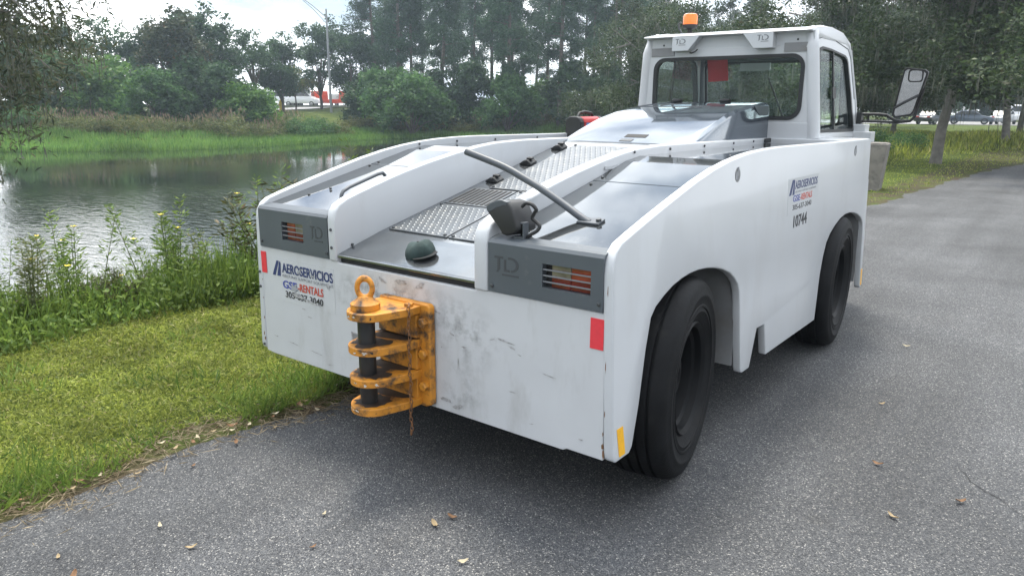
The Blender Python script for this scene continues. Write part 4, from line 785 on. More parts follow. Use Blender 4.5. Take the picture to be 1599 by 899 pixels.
def make_broad(key, seed, h, rad, z0, mat, ncl=150, per=62, Ln=.30, W=.17, lumps=9, trunk=.16, bark='bark'):
    r_ = np.random.default_rng(seed); cz = (z0+h)/2; hz = (h-z0)/2; cls = []
    for i in range(lumps):
        d = unit(r_.normal(size=3)); p = d*np.array([rad*.62, rad*.62, hz*.66]); sz = r_.uniform(.32, .55)
        cls.append(blob(r_, ncl//lumps, (p[0], p[1], cz+p[2]), (rad*sz, rad*sz, hz*sz*.9), .2))
    cl = np.concatenate(cls); cl = cl[cl[:, 2] > z0-.3]
    lf = leaves(r_, cl, per, (.30, .30, .22), Ln, W); mb = MB(); tz = z0+.35*(h-z0); mb.tube([(0,0,-.3),(.06,.03,z0*.5),(-.05,.05,z0),(0,0,tz)], [trunk*1.3, trunk, trunk*.85, trunk*.6], 9)
    limbs(mb, (0, 0, z0*.85), [tuple(c) for c in cl[:: max(1, len(cl)//11)]], trunk*.55)
    variant(key, [('trunk', mb.mesh('trunk', M[bark], smooth=60)), ('crown', quads('crown', lf, LM[mat]))])
make_broad('broad_a', 1, 9.5, 3.6, 1.6, 'dark'); make_broad('broad_b', 2, 8.6, 3.2, 1.2, 'dark', lumps=11); make_broad('airy', 3, 9.8, 3.4, 3.0, 'dark', ncl=90, per=46, lumps=8)
make_broad('bush_a', 4, 4.8, 3.0, .15, 'mid', ncl=150, per=60, trunk=.1); make_broad('bush_b', 5, 4.4, 2.7, .1, 'bright', ncl=140, per=60, trunk=.09); make_broad('bush_c', 6, 5.2, 2.6, .1, 'dark', ncl=150, per=60, trunk=.1)
make_broad('young', 7, 5.0, 2.4, 1.7, 'yellowish', ncl=80, per=50, trunk=.08); make_broad('vined', 8, 9.2, 2.5, .1, 'vine', ncl=260, per=60, lumps=14, trunk=.2)
def make_pine(key, seed, h, z0):
    r_ = np.random.default_rng(seed); mb = MB(); lean = r_.normal(size=2)*.25
    mb.tube([(0,0,-.3),(lean[0]*.3,lean[1]*.3,h*.35),(lean[0]*.8,lean[1]*.7,h*.7),(lean[0],lean[1],h)], [.2,.16,.11,.03], 9); cl = []
    for i in range(34):
        z = z0+(h-z0)*(i/33)**.9; a = r_.uniform(0, 6.28); L_ = (1.0-.62*max(0, (z-z0)/(h-z0)-.2))*r_.uniform(1.1, 2.5); t_ = z/h; bx, by = lean*t_
        e = (bx+math.cos(a)*L_, by+math.sin(a)*L_, z+r_.uniform(-.1, .6)); mb.tube([(bx, by, z), (bx+math.cos(a)*L_*.5, by+math.sin(a)*L_*.5, z+.12), e], [.045, .03, .01], 5, caps=False)
        for k in range(5): f = r_.uniform(.45, 1.05); cl.append((bx+math.cos(a)*L_*f+r_.normal()*.2, by+math.sin(a)*L_*f+r_.normal()*.2, z+.1+r_.normal()*.15))
    for i in range(9): z = r_.uniform(2.5, z0); a = r_.uniform(0, 6.28); L_ = r_.uniform(.4, 1.3); mb.tube([(lean[0]*z/h, lean[1]*z/h, z), (lean[0]*z/h+math.cos(a)*L_, lean[1]*z/h+math.sin(a)*L_, z+.1)], [.025, .008], 4, caps=False)
    cl = np.array(cl); lf = leaves(r_, cl, 58, (.3, .3, .22), .36, .08, flat=.8); variant(key, [('trunk', mb.mesh('trunk', M['bark'], smooth=60)), ('crown', quads('crown', lf, LM['pine']))])
make_pine('pine_a', 11, 15.5, 5.6); make_pine('pine_b', 12, 17, 7.0); make_pine('pine_c', 13, 14, 4.6)
def make_oak(key, seed, h, rad, z0, ncl, per, Ln, W, moss, lean=(.25, .1), trunk=.15):
    r_ = np.random.default_rng(seed); mb = MB(); f = (lean[0], lean[1], 3.0)
    mb.tube([(0,0,-.3),(.02,.0,.2),(lean[0]*.2,lean[1]*.2,1.0),(lean[0]*.75,lean[1]*.6,2.0),f,(lean[0]*1.2,lean[1]*1.3,4.6),(lean[0]*.6,lean[1]*1.5,6.5)], [trunk*1.4, trunk*1.1, trunk*.95, trunk*.85, trunk*.75, trunk*.5, trunk*.2], 12); cls = []
    for i in range(12):
        a = i*2.399+r_.uniform(-.3, .3); q = r_.uniform(.4, .95); e = Vector((math.cos(a)*rad*q, math.sin(a)*rad*q, r_.uniform(z0+.6, h*.88)))
        b = Vector((lean[0]*1.1, lean[1]*1.1, r_.uniform(2.7, 4.4))); m1 = b.lerp(e, .35)+Vector((0, 0, .7)); m2 = b.lerp(e, .7)+Vector((r_.normal()*.3, r_.normal()*.3, .5)); mb.tube([b, m1, m2, e], [trunk*.42, trunk*.3, trunk*.2, .02], 8, caps=False)
        for k in range(4):
            s = b.lerp(e, .4+.17*k)+Vector((0, 0, .4)); a2 = r_.uniform(0, 6.28); e2 = s+Vector((math.cos(a2), math.sin(a2), r_.uniform(-.5, .6)))*r_.uniform(.8, 1.8); mb.tube([s, s.lerp(e2, .5)+Vector((0, 0, .15)), e2], [.05, .03, .01], 5, caps=False)
            cls.append(blob(r_, ncl//60, tuple(e2), (1.0, 1.0, .8), .15))
    for i in range(34):                                        # drooping skirt of foliage
        a = r_.uniform(0, 6.28); q = r_.uniform(.18, 1.0); c = (math.cos(a)*rad*q, math.sin(a)*rad*q, z0+r_.uniform(-.35, 1.5)); cls.append(blob(r_, ncl//100, c, (.8, .8, .55), .15))
    cl = np.concatenate(cls); lf = leaves(r_, cl, per, (.22, .22, .19), Ln, W)
    parts = [('trunk', mb.mesh('trunk', M['mossbark'], smooth=60)), ('crown', quads('crown', lf, LM['oak']))]
    if moss: parts.append(('hanging_moss', quads('hanging_moss', moss_strands(r_, cl, moss, 1.1, .032), LM['moss'])))
    variant(key, parts)
make_oak('oak_a', 21, 9.5, 6.2, 2.5, 900, 80, .13, .065, 1300); make_oak('oak_b', 22, 10.5, 6.5, 2.6, 900, 75, .14, .07, 1300, lean=(-.15, .2)); make_oak('oak_c', 23, 12, 6.5, 2.2, 800, 60, .2, .11, 700, lean=(.2, -.3))
def plant(name, key, x, y, rz, sc_, label, cat, group=None, dz=0):
    o = empty(name, (x, y, gz(x, y)+dz), rz); o.scale = sc_ if hasattr(sc_, '__len__') else (sc_,)*3; tag(o, label, cat, group)
    for nm, me in TV[key]:
        c_ = put(nm, me, o)
        if nm in ('plumes', 'flowers', 'stems'): c_['kind'] = 'stuff'
    return o
def az(px): return -37.66+math.degrees(math.atan((px-799.5)/1190.0))

# --- trees along the far bank, left to right
rows = [('dark_tree','broad_a',66,20,.92),('dark_tree','broad_b',70,112,.95),('airy_tree','airy',74,190,1.03),('dark_tree','broad_b',72,236,.95),('dark_tree','broad_a',70,312,1.1),('airy_tree','airy',73,350,1.03),('airy_tree','airy',76,398,1.0),('dark_tree','broad_b',78,440,1.0),('dark_tree','broad_a',86,500,1.15),('dark_tree','broad_b',84,548,1.16),('dark_tree','broad_a',88,590,1.05)]
for i, (nm, k, d, px, s) in enumerate(rows):
    x, y = polar(az(px), d); plant(nm, k, x, y, i*1.7, s*(.86 if px < 620 else 1), ('dark leafy' if nm == 'dark_tree' else 'thinly leaved')+f' tree against the sky, {ORD[i]} from the left in the row beyond the pond', 'tree', 'trees behind the far bank')
x, y = polar(az(268), 64); plant('vine_covered_tree', 'vined', x, y, .4, .93, 'tall tree smothered in brownish vines beyond the pond', 'tree')
x, y = polar(az(300), 66); plant('vine_covered_tree', 'vined', x, y, 2.4, .8, 'shorter vine-covered tree just behind the brown-topped one', 'tree')
bs = [('bush_c',54,45,.9),('bush_a',55,95,.95),('bush_b',53,140,.8),('bush_b',55,190,1.08),('bush_a',52,238,.85),('bush_c',54,310,.95),('bush_c',53,350,.85),('bush_b',52,380,.8),('bush_c',60,560,.7),('bush_a',58,598,1.0),('bush_a',57,640,.98),('bush_c',62,690,.9),('bush_c',63,735,1.0),('bush_a',60,790,.98),('bush_b',64,838,.92),('bush_c',62,885,.98),('bush_c',60,935,1.0),('bush_b',66,978,1.0),('bush_c',58,1020,1.1),('bush_c',64,1065,1.0)]
bs = [(k, d+(8 if px < 640 else 5), px, s*1.08) for k, d, px, s in bs]
for i, (k, d, px, s) in enumerate(bs):
    x, y = polar(az(px), d); look = {'bush_a': 'mid green', 'bush_b': 'bright green', 'bush_c': 'dark green'}[k]
    plant('bush', k, x, y, i*2.1, s, f'{look} rounded bush, {ORD[i]} from the left along the far bank', 'bush', 'bushes along the far bank')
x, y = polar(az(460), 82); plant('young_tree', 'young', x, y, 0, .95, 'small yellowish tree standing by the far roadside', 'tree')
# --- pine stand
pr = random.Random(5); pp = []
for i in range(27): pp.append((585+i*15.8+pr.uniform(-9, 9), pr.uniform(66, 92), pr.choice(['pine_a','pine_b','pine_c']), pr.uniform(.88, 1.15)))
pp.sort()
for i, (px, d, k, s) in enumerate(pp):
    x, y = polar(az(px), d); plant('pine_tree', k, x, y, pr.uniform(0, 6), s, f'tall slim pine, {ORD[i]} from the left in the pine stand', 'tree', 'pine stand beyond the pond')
# --- mossy oaks on the right
ok = [('oak_a',-1.42,23.5,.3,1.0,'mossy oak with the nearest grey trunk, beside the asphalt'),('oak_b',-.87,37.8,1.2,1.05,'mossy oak with a straight grey trunk, further along the asphalt edge'),('oak_b',-8.5,39,2.2,1.0,'mossy oak over the tall grass, behind the cab mirror'),('oak_a',-14,33,4.0,.95,'mossy oak rising behind the cab roof'),
      ('oak_c',-20,47,.5,.95,'oak seen through the cab rear window'),('oak_c',-9,56,1.9,1.05,'oak standing before the car park, left of the parked cars'),('oak_b',-1.5,54,5.2,1.1,'mossy oak at the far end of the lawn strip'),('oak_c',-24,62,3.1,1.0,'distant oak beside the pine stand'),('oak_c',-15,72,.9,1.1,'tall oak near the car park, behind the others'),('oak_a',3.2,47,2.9,1.1,'mossy oak past the bend of the road'),('oak_c',-33,74,2.2,1.05,'distant oak at the end of the pine stand'),('oak_c',-4,122,1.2,1.3,'oak beyond the parked cars, in the middle'),('oak_c',-22,124,3.3,1.3,'oak beyond the parked cars, towards the pond'),('oak_c',9,120,4.4,1.3,'oak beyond the parked cars, towards the road'),('oak_c',-40,112,5.5,1.3,'far oak behind the pine stand')]
for k, x, y, rz, s, lb in ok: plant('oak_tree', k, x, y, rz, s, lb, 'tree', 'mossy oaks')
for i in range(11):
    plant('hedge_tree', ['bush_c', 'bush_a'][i % 2], -46+i*6.2, 118+3*math.sin(i*2.), i*1.3, 1.75, f'dense leafy tree closing the view behind the car park, {ORD[i]} from the left', 'tree', 'trees behind the car park')
# --- the near tree at the left edge: only its drooping boughs are seen
r_ = np.random.default_rng(31); mb = MB(); cls = []; TX, TY_ = polar(-82.2, 15.0); tdir = np.array([math.sin(R(-20)), math.cos(R(-20))])
mb.tube([(0,0,-.4),(.1,.05,1.2),(.2,.3,2.4),(.25,.5,4.2)], [.36,.29,.26,.16], 12)
for i in range(22):
    a = R(r_.uniform(2, 62)); z1 = r_.uniform(2.4, 6.2); L_ = r_.uniform(1.2, 2.2)+max(0, (z1-2.2))*r_.uniform(.3, .75); b = Vector((.2,.3,min(4.1, 1.8+.35*z1))); hd = Vector((math.sin(a), math.cos(a), 0)); e = b+hd*L_+Vector((0,0,z1-b.z)); m = b.lerp(e, .55)+Vector((0,0,.6)); mb.tube([b, m, e], [.1,.06,.015], 7, caps=False)
    for k in range(8):
        s = b.lerp(e, .3+.1*k); s2 = s+Vector(r_.normal(size=3)*.55)-Vector((0,0,.15)); mb.tube([s, s2], [.02,.006], 4, caps=False); cls.append(blob(r_, 9, tuple(s2), (.5,.5,.4), .1))
for i in range(9): cls.append(blob(r_, 5, (r_.uniform(.3,.9), r_.uniform(.5,1.5), r_.uniform(1.0,2.2)), (.4,.4,.35), .1))
cl = np.concatenate(cls); TV['bough'] = [('trunk', mb.mesh('trunk', M['mossbark'], smooth=60)), ('crown', quads('crown', leaves(r_, cl, 17, (.17,.17,.14), .14, .03, .9), LM['bough'])), ('hanging_moss', quads('hanging_moss', moss_strands(r_, cl, 700, .8, .024), LM['moss']))]
plant('overhanging_tree', 'bough', TX, TY_, 0, 1.0, 'near tree at the left edge with drooping mossy boughs over the water', 'tree')

# --- lawn: short broad leaves and blades on the mown verge
def edge_x(y): return np.interp(y, [p[1] for p in LE], [p[0] for p in LE])
def scatter(n, x0, x1, y0, y1): return rng.uniform(x0, x1, n), rng.uniform(y0, y1, n)
def patchy(x, y, s, seed): return np.sin(x*s+seed)*np.sin(y*s*1.3+seed*2)+.6*np.sin(x*s*2.7+1.3*seed)*np.cos(y*s*2.1)
x, y = scatter(330000, -3.5, -.75, -2.6, 7.5); dn = (x-CAMX)**2+(y-CAMY)**2
ed = edge_x(y)+.05*np.sin(y*2.1)+.045*np.sin(y*5.3+1); keep = (x < ed-.02+.10*patchy(x, y, 6, 1)*.6-.10) & (rng.random(len(x)) < np.clip(30/dn, .18, 1)) & ~((x > ed-.35) & (rng.random(len(x)) < .45+.3*patchy(x, y, 5, 3)))
x, y, dn = x[keep], y[keep], dn[keep]; n = len(x); z = ground_z(x, y); d = rng.normal(size=(n, 3)); d[:, 2] = np.abs(d[:, 2])*.9+.15; sz = np.clip(np.sqrt(dn)/5, .8, 2.0)
hgt = .028+.02*patchy(x, y, 2.2, 5)
c = np.stack([x, y, z+rng.uniform(.004, 1, n)*np.clip(hgt, .012, .07)], -1); bl = rng.random(n) < .6; Lb = np.where(bl, rng.uniform(.03, .075, n), rng.uniform(.014, .034, n))*sz; Wb = np.where(bl, rng.uniform(.004, .008, n), rng.uniform(.009, .018, n))*sz
V1 = kites(c, d, Lb, Wb, rng, curl=.1)
tag(put('lawn_grass', quads('lawn_grass', V1, LM['lawn'])), 'short yellow-green mown grass between the asphalt and the weeds', 'grass', kind='stuff')
# longer blades along the asphalt edge
n = 9000; y = rng.uniform(-2.4, 5.5, n); x = edge_x(y)-np.abs(rng.normal(0, .22, n))-.03; k = patchy(x, y, 3.1, 2) > -.1; x, y = x[k], y[k]; n = len(x); d = rng.normal(size=(n, 3))*.8; d[:, 2] = np.abs(d[:, 2])+.55; d[:, 0] += .3; d = unit(d); L_ = rng.uniform(.06, .17, n)
V2 = kites(np.stack([x, y, ground_z(x, y)], -1)+d*L_[:, None]*.5, d, L_, rng.uniform(.005, .010, n), rng, curl=.12)
n = 16000; x, y = scatter(n, -3.2, -.95, -2.4, 6); k = patchy(x, y, 4.3, 6) > .55; x, y = x[k], y[k]; n = len(x); d = rng.normal(size=(n, 3))*.8; d[:, 2] = np.abs(d[:, 2])+.4; d = unit(d); L_ = rng.uniform(.05, .12, n)
V2 = np.concatenate([V2, kites(np.stack([x, y, ground_z(x, y)], -1)+d*L_[:, None]*.5, d, L_, rng.uniform(.005, .012, n), rng, curl=.12)])
tag(put('edge_grass', quads('edge_grass', V2, LM['weed'])), 'longer bright grass blades hanging over the asphalt edge', 'grass', kind='stuff')
n = 7500; y = rng.uniform(-2.4, 4, n); x = edge_x(y)+.05*np.sin(y*2.1)+.045*np.sin(y*5.3+1)-rng.normal(.07, .11, n); d = rng.normal(size=(n, 3)); d[:, 2] *= .12; V3 = kites(np.stack([x, y, np.maximum(ground_z(x, y), 0)+.012], -1), d, rng.uniform(.03, .12, n), rng.uniform(.002, .006, n), rng)
tag(put('dead_straw', quads('dead_straw', V3, LM['straw'])), 'matted dead straw where grass meets asphalt', 'straw', kind='stuff')
# --- weeds on the near bank
x, y = scatter(90000, -5.4, -3.12, -1.6, 9); pt = patchy(x, y, 1.7, 4); k = (rng.random(len(x)) < np.clip(.55+.35*pt, .1, 1)) & ~((np.hypot(x+3.45, (y-2.4)*.55) < .55) & (rng.random(len(x)) < .85)); x, y, pt = x[k], y[k], pt[k]; n = len(x); z = ground_z(x, y)
H_ = (.16+.46*np.clip((-3.1-x)/.9, 0, 1))*(1+.35*pt)*rng.uniform(.5, 1.25, n); d = rng.normal(size=(n, 3))*.28; d[:, 2] = 1; d = unit(d); V4 = kites(np.stack([x, y, z], -1)+d*H_[:, None]*.5, d, H_, rng.uniform(.008, .018, n), rng, curl=.06)
m_ = 42000; x, y = scatter(m_, -5.0, -3.05, -1.6, 9); pt = patchy(x, y, 1.3, 8); hh = (.1+.42*np.clip((-3.0-x)/.9, 0, 1))*(1+.4*pt)*rng.random(m_); k5 = ~((np.hypot(x+3.4, (y-2.4)*.55) < .5) & (rng.random(m_) < .85)); x, y, hh = x[k5], y[k5], hh[k5]; m_ = len(x); V5 = kites(np.stack([x, y, ground_z(x, y)+hh], -1), rng.normal(size=(m_, 3)), rng.uniform(.03, .07, m_), rng.uniform(.014, .03, m_), rng, curl=.1)
tag(put('bank_weeds', quads('bank_weeds', np.concatenate([V4, V5]), LM['weed'])), 'tall green weeds covering the near bank of the pond', 'weeds', kind='stuff')
def make_weed(key, seed, h, nst, spread, mat, flowers, Ln=.058, W=.014, per=70):
    r_ = np.random.default_rng(seed); mb = MB(); cs = []; ds = []; fl = MB()
    for i in range(nst):
        a = r_.uniform(0, 6.28); q = r_.uniform(.1, 1)*spread; hh = h*r_.uniform(.6, 1); b = Vector((math.cos(a)*q*.35, math.sin(a)*q*.35, -.08)); e = Vector((math.cos(a)*q, math.sin(a)*q, hh)); m1 = b.lerp(e, .5)+Vector((0, 0, .06*h)); mb.tube([b, m1, e], [.006, .0045, .002], 4, caps=False)
        for k in range(per):
            f = r_.uniform(.15, 1.0); p = b.lerp(m1, f*2) if f < .5 else m1.lerp(e, f*2-1); a2 = r_.uniform(0, 6.28); d = np.array([math.cos(a2), math.sin(a2), r_.uniform(.0, .9)]); rr = r_.uniform(.02, .14)*(1.15-f*.7); cs.append(np.array(p)+d*rr); ds.append(d)
        if i < flowers:
            for k in range(5): t = k*1.2566; u = Vector((math.cos(t), math.sin(t), .35)); v = Vector((-math.sin(t), math.cos(t), 0)); fl.add([e, e+u*.014+v*.011, e+u*.03, e+u*.014-v*.011], [(0, 1, 2, 3)])
    cs = np.array(cs); ds = np.array(ds); k = r_.uniform(.6, 1.3, len(cs)); parts = [('stems', mb.mesh('stems', LM['stem'])), ('foliage', quads('foliage', kites(cs, ds, Ln*k, W*k, r_, curl=.06), LM[mat]))]
    if flowers: parts.append(('flowers', fl.mesh('flowers', LM['flower'])))
    variant(key, parts)
make_weed('wa', 41, 1.15, 12, .46, 'weed', 3, per=130); make_weed('wb', 42, 1.05, 12, .42, 'scrub', 2, per=130); make_weed('wc', 43, 1.25, 7, .34, 'weed', 2, per=120); make_weed('wd', 44, .8, 26, .55, 'olive', 0, per=110)
wd = [('wa',-3.95,.15,.95,'leafy weed with yellow flowers at the left end of the near bank'),('wc',-4.25,-.35,.85,'thin tall weed at the very left of the near bank'),('wa',-3.85,.95,1.0,'tall leafy weed with yellow flowers, second clump from the left'),('wb',-4.1,1.35,1.0,'olive weed behind the second flowering clump'),('wc',-3.75,1.7,1.05,'tall flowering weed in the middle of the near bank'),('wd',-3.5,2.0,1.5,'dense dark olive bush low on the near bank'),('wa',-4.1,2.2,1.1,'tall weed rising behind the dark olive bush'),('wd',-3.45,2.75,1.45,'brownish low bush close to the tractor lamp panel'),('wb',-3.9,2.8,1.15,'olive flowering weed beside the brownish bush'),('wc',-3.7,3.3,1.2,'thin tall weed next to the tractor rear corner'),('wa',-3.9,3.7,1.1,'bushy weed half hidden by the tractor'),('wb',-4.4,.6,.9,'olive weed at the water edge, left'),('wc',-4.5,1.9,1.0,'thin weed at the water edge, middle'),('wb',-4.4,3.1,1.0,'olive weed at the water edge, near the tractor'),('wd',-3.6,.35,.6,'small dark clump at the left of the near bank'),('wb',-3.6,-.25,.7,'short olive weed at the left picture edge')]
for i, (k, x, y, s, lb) in enumerate(wd): plant('weed_plant', k, x, y, i*1.9, (s, s, s*(.85 if k == 'wd' else 1)), lb, 'plant', 'weeds on the near bank')
# --- far bank: reeds and scrub
px_ = np.array(POND); seg = [(i, (i+1) % len(POND)) for i in range(6, 16)]; pts = []
for a, b in seg:
    l = np.hypot(*(px_[b]-px_[a])); m_ = int(l*760); t_ = rng.random((m_, 1)); pts.append(px_[a]+(px_[b]-px_[a])*t_)
p = np.concatenate(pts); cen = px_.mean(0); out_ = unit(p-cen); p = p+out_*rng.uniform(-.8, 8.5, (len(p), 1)); x, y = p[:, 0], p[:, 1]; n = len(x); z = np.maximum(ground_z(x, y), WATER-.05); H_ = rng.uniform(.2, .6, n); d = rng.normal(size=(n, 3))*.25; d[:, 2] = 1; d = unit(d)
V6 = kites(np.stack([x, y, z], -1)+d*H_[:, None]*.5, d, H_, rng.uniform(.03, .07, n), rng)
tag(put('bank_reeds', quads('bank_reeds', V6, LM['reed'])), 'bright green grass and reeds fringing the far side of the pond', 'reeds', kind='stuff')
def make_scrub(key, seed, h, rad, mat, plumes):
    r_ = np.random.default_rng(seed); cl = blob(r_, 60, (0, 0, h*.45), (rad, rad, h*.5), .2); cl = cl[cl[:, 2] > 0]; mb = MB()
    for c in cl[::5]: mb.tube([(c[0]*.3, c[1]*.3, -.2), tuple(c)], [.02, .008], 4, caps=False)
    parts = [('stems', mb.mesh('stems', LM['stem'])), ('foliage', quads('foliage', leaves(r_, cl, 34, (.16, .16, .14), .17, .075), LM[mat]))]
    if plumes:
        q = cl[r_.integers(0, len(cl), 90)]+r_.normal(size=(90, 3))*.2; q[:, 2] = h*r_.uniform(.75, 1.25, 90); d = r_.normal(size=(90, 3))*.2; d[:, 2] = 1; parts.append(('plumes', quads('plumes', kites(q, d, r_.uniform(.2, .45, 90), np.full(90, .09), r_), LM['straw'])))
    variant(key, parts)
make_scrub('sa', 51, 1.5, 1.5, 'scrub', 1); make_scrub('sb', 52, 1.3, 1.7, 'yellowish', 0); make_scrub('sc', 53, 1.7, 1.4, 'mid', 0)
sr = random.Random(9); i = 0
for px in range(20, 1010, 28):
    d = float(np.interp(px, [0, 200, 400, 500, 600, 800, 1000], [53, 50.5, 52.5, 57, 62, 63, 60]))+3.5+sr.uniform(-1.5, 2.5); x, y = polar(az(px), d); k = 'sb' if 520 < px < 740 else sr.choice(['sa', 'sa', 'sc', 'sb'])
    plant('scrub_plant', k, x, y, sr.uniform(0, 6), sr.uniform(.75, 1.1), f'{dict(sa="plumed greyish", sb="yellow-green", sc="leafy green")[k]} scrub clump, {ORD[i]} from the left behind the reeds', 'scrub', 'scrub behind the far reeds'); i += 1
# --- tall grass and lawn on the right
x, y = scatter(60000, -14, .6, 9.5, 60); ed = edge_x(y); dn = np.hypot(x-CAMX, y-CAMY); k = (x < ed-.12) & (x > -3-.25*y) & (sdist(x, y, POND) > .3) & (rng.random(len(x)) < np.clip(22/dn, .25, 1)); x, y, dn, ed = x[k], y[k], dn[k], ed[k]; n = len(x)
tall = np.clip((ed-2.6-x)/1.5, 0, 1)*np.clip((62-y)/10, 0, 1); H_ = (.06+.38*tall*(1+.4*patchy(x, y, .9, 2)))*rng.uniform(.6, 1.2, n); d = rng.normal(size=(n, 3))*(.7-.4*tall[:, None]); d[:, 2] = 1; d = unit(d)
V7 = kites(np.stack([x, y, ground_z(x, y)], -1)+d*H_[:, None]*.5, d, H_, (.012+.02*tall)*np.clip(dn/18, .8, 2), rng)
tag(put('verge_grass', quads('verge_grass', V7, LM['lawn'])), 'sunlit grass beyond the tractor, mown by the road and tall behind', 'grass', kind='stuff')
for i, (x, y, s, lb) in enumerate([(-3.6, 24.5, .62, 'dark green shrub in the tall grass beside the concrete post'), (-3.2, 29, .5, 'dark shrub in the tall grass between the two oak trunks'), (-4.2, 19.5, .5, 'low shrub in the grass behind the concrete post')]):
    plant('shrub', 'sc', x, y, i*2., s, lb, 'shrub')

# ================================================================== other things
cb = empty('concrete_post', (-1.28, 14.35, gz(-1.28, 14.35)-.02), R(6)); tag(cb, 'weathered grey concrete post standing in the grass beyond the tractor cab', 'post')
mb = MB(); mb.add([(-.42,-.30,0),(.27,-.30,0),(.27,.30,0),(-.42,.30,0),(-.46,-.34,.94),(.34,-.34,.94),(.34,.34,.94),(-.46,.34,.94)], [(0,3,2,1),(4,5,6,7),(0,1,5,4),(1,2,6,5),(2,3,7,6),(3,0,4,7)]); mb.build('shaft', M['concrete'], cb, bevel=.02, seg=2)
MB().box(-.43,.31,-.31,.31,.9405,.955).build('cap_slab', M['concrete'], cb, bevel=.006)
# dry leaves on the asphalt
Ml = [node_mat('dry_leaf_tan', (.34, .26, .15), .8, var=.3, vscale=60), node_mat('dry_leaf_brown', (.2, .11, .055), .8, var=.3, vscale=60), node_mat('dry_leaf_pale', (.46, .40, .28), .8, var=.3, vscale=60)]
lms = []
for k in range(3):
    n = 7; vs = []
    for i in range(n):
        t_ = i/(n-1); w_ = .011*math.sin(math.pi*min(t_*.92+.04, 1))*(1+.2*math.sin(9*t_+k)); z_ = .004+.010*abs(t_-.5)**1.5*3+.003*k; vs += [(-.026+.052*t_, -w_, z_+.005), (-.026+.052*t_, 0, z_), (-.026+.052*t_, w_, z_+.004)]
    lms.append(MB().add(vs, [(3*i+j, 3*i+j+1, 3*i+j+4, 3*i+j+3) for i in range(n-1) for j in (0, 1)]).mesh('dry_leaf', Ml[k]))
lr = random.Random(3); edge_l = sorted(lr.uniform(-1.55, .35) for i in range(30))
open_l = sorted([(-.42,-1.33),(-.33,-1.0),(-.25,-1.35),(.25,-.72),(.1,-.55),(.52,-.25),(.5,-.33),(1.9,.85),(2.1,1.15),(2.35,1.6),(1.75,1.3),(1.6,2.1),(2.3,2.6),(1.5,3.3),(-.1,-1.0),(.75,-.45)], key=lambda p: math.atan2(p[0]-CAMX, p[1]-CAMY))
hue = ['tan', 'brown', 'pale']
for i in range(46):
    if i < 30: y = edge_l[i]; x = float(edge_x(y))+lr.gauss(.03, .07); lb, gp = f'{hue[i % 3]} dry leaf at the grass edge of the asphalt, {ORD[i]} counting away from the viewer', 'dry leaves along the grass edge'
    else: x, y = open_l[i-30]; lb, gp = f'{hue[i % 3]} dry leaf alone on the open asphalt, {ORD[i-30]} from the left', 'single dry leaves on the asphalt'
    o = put('dry_leaf', lms[i % 3], None, (x, y, .0055 if x > float(edge_x(y))+.05 else .03), (lr.uniform(-.15, .15), lr.uniform(-.1, .1), lr.uniform(0, 6.3)), lr.uniform(.55, 1.05)); tag(o, lb, 'leaf', gp)

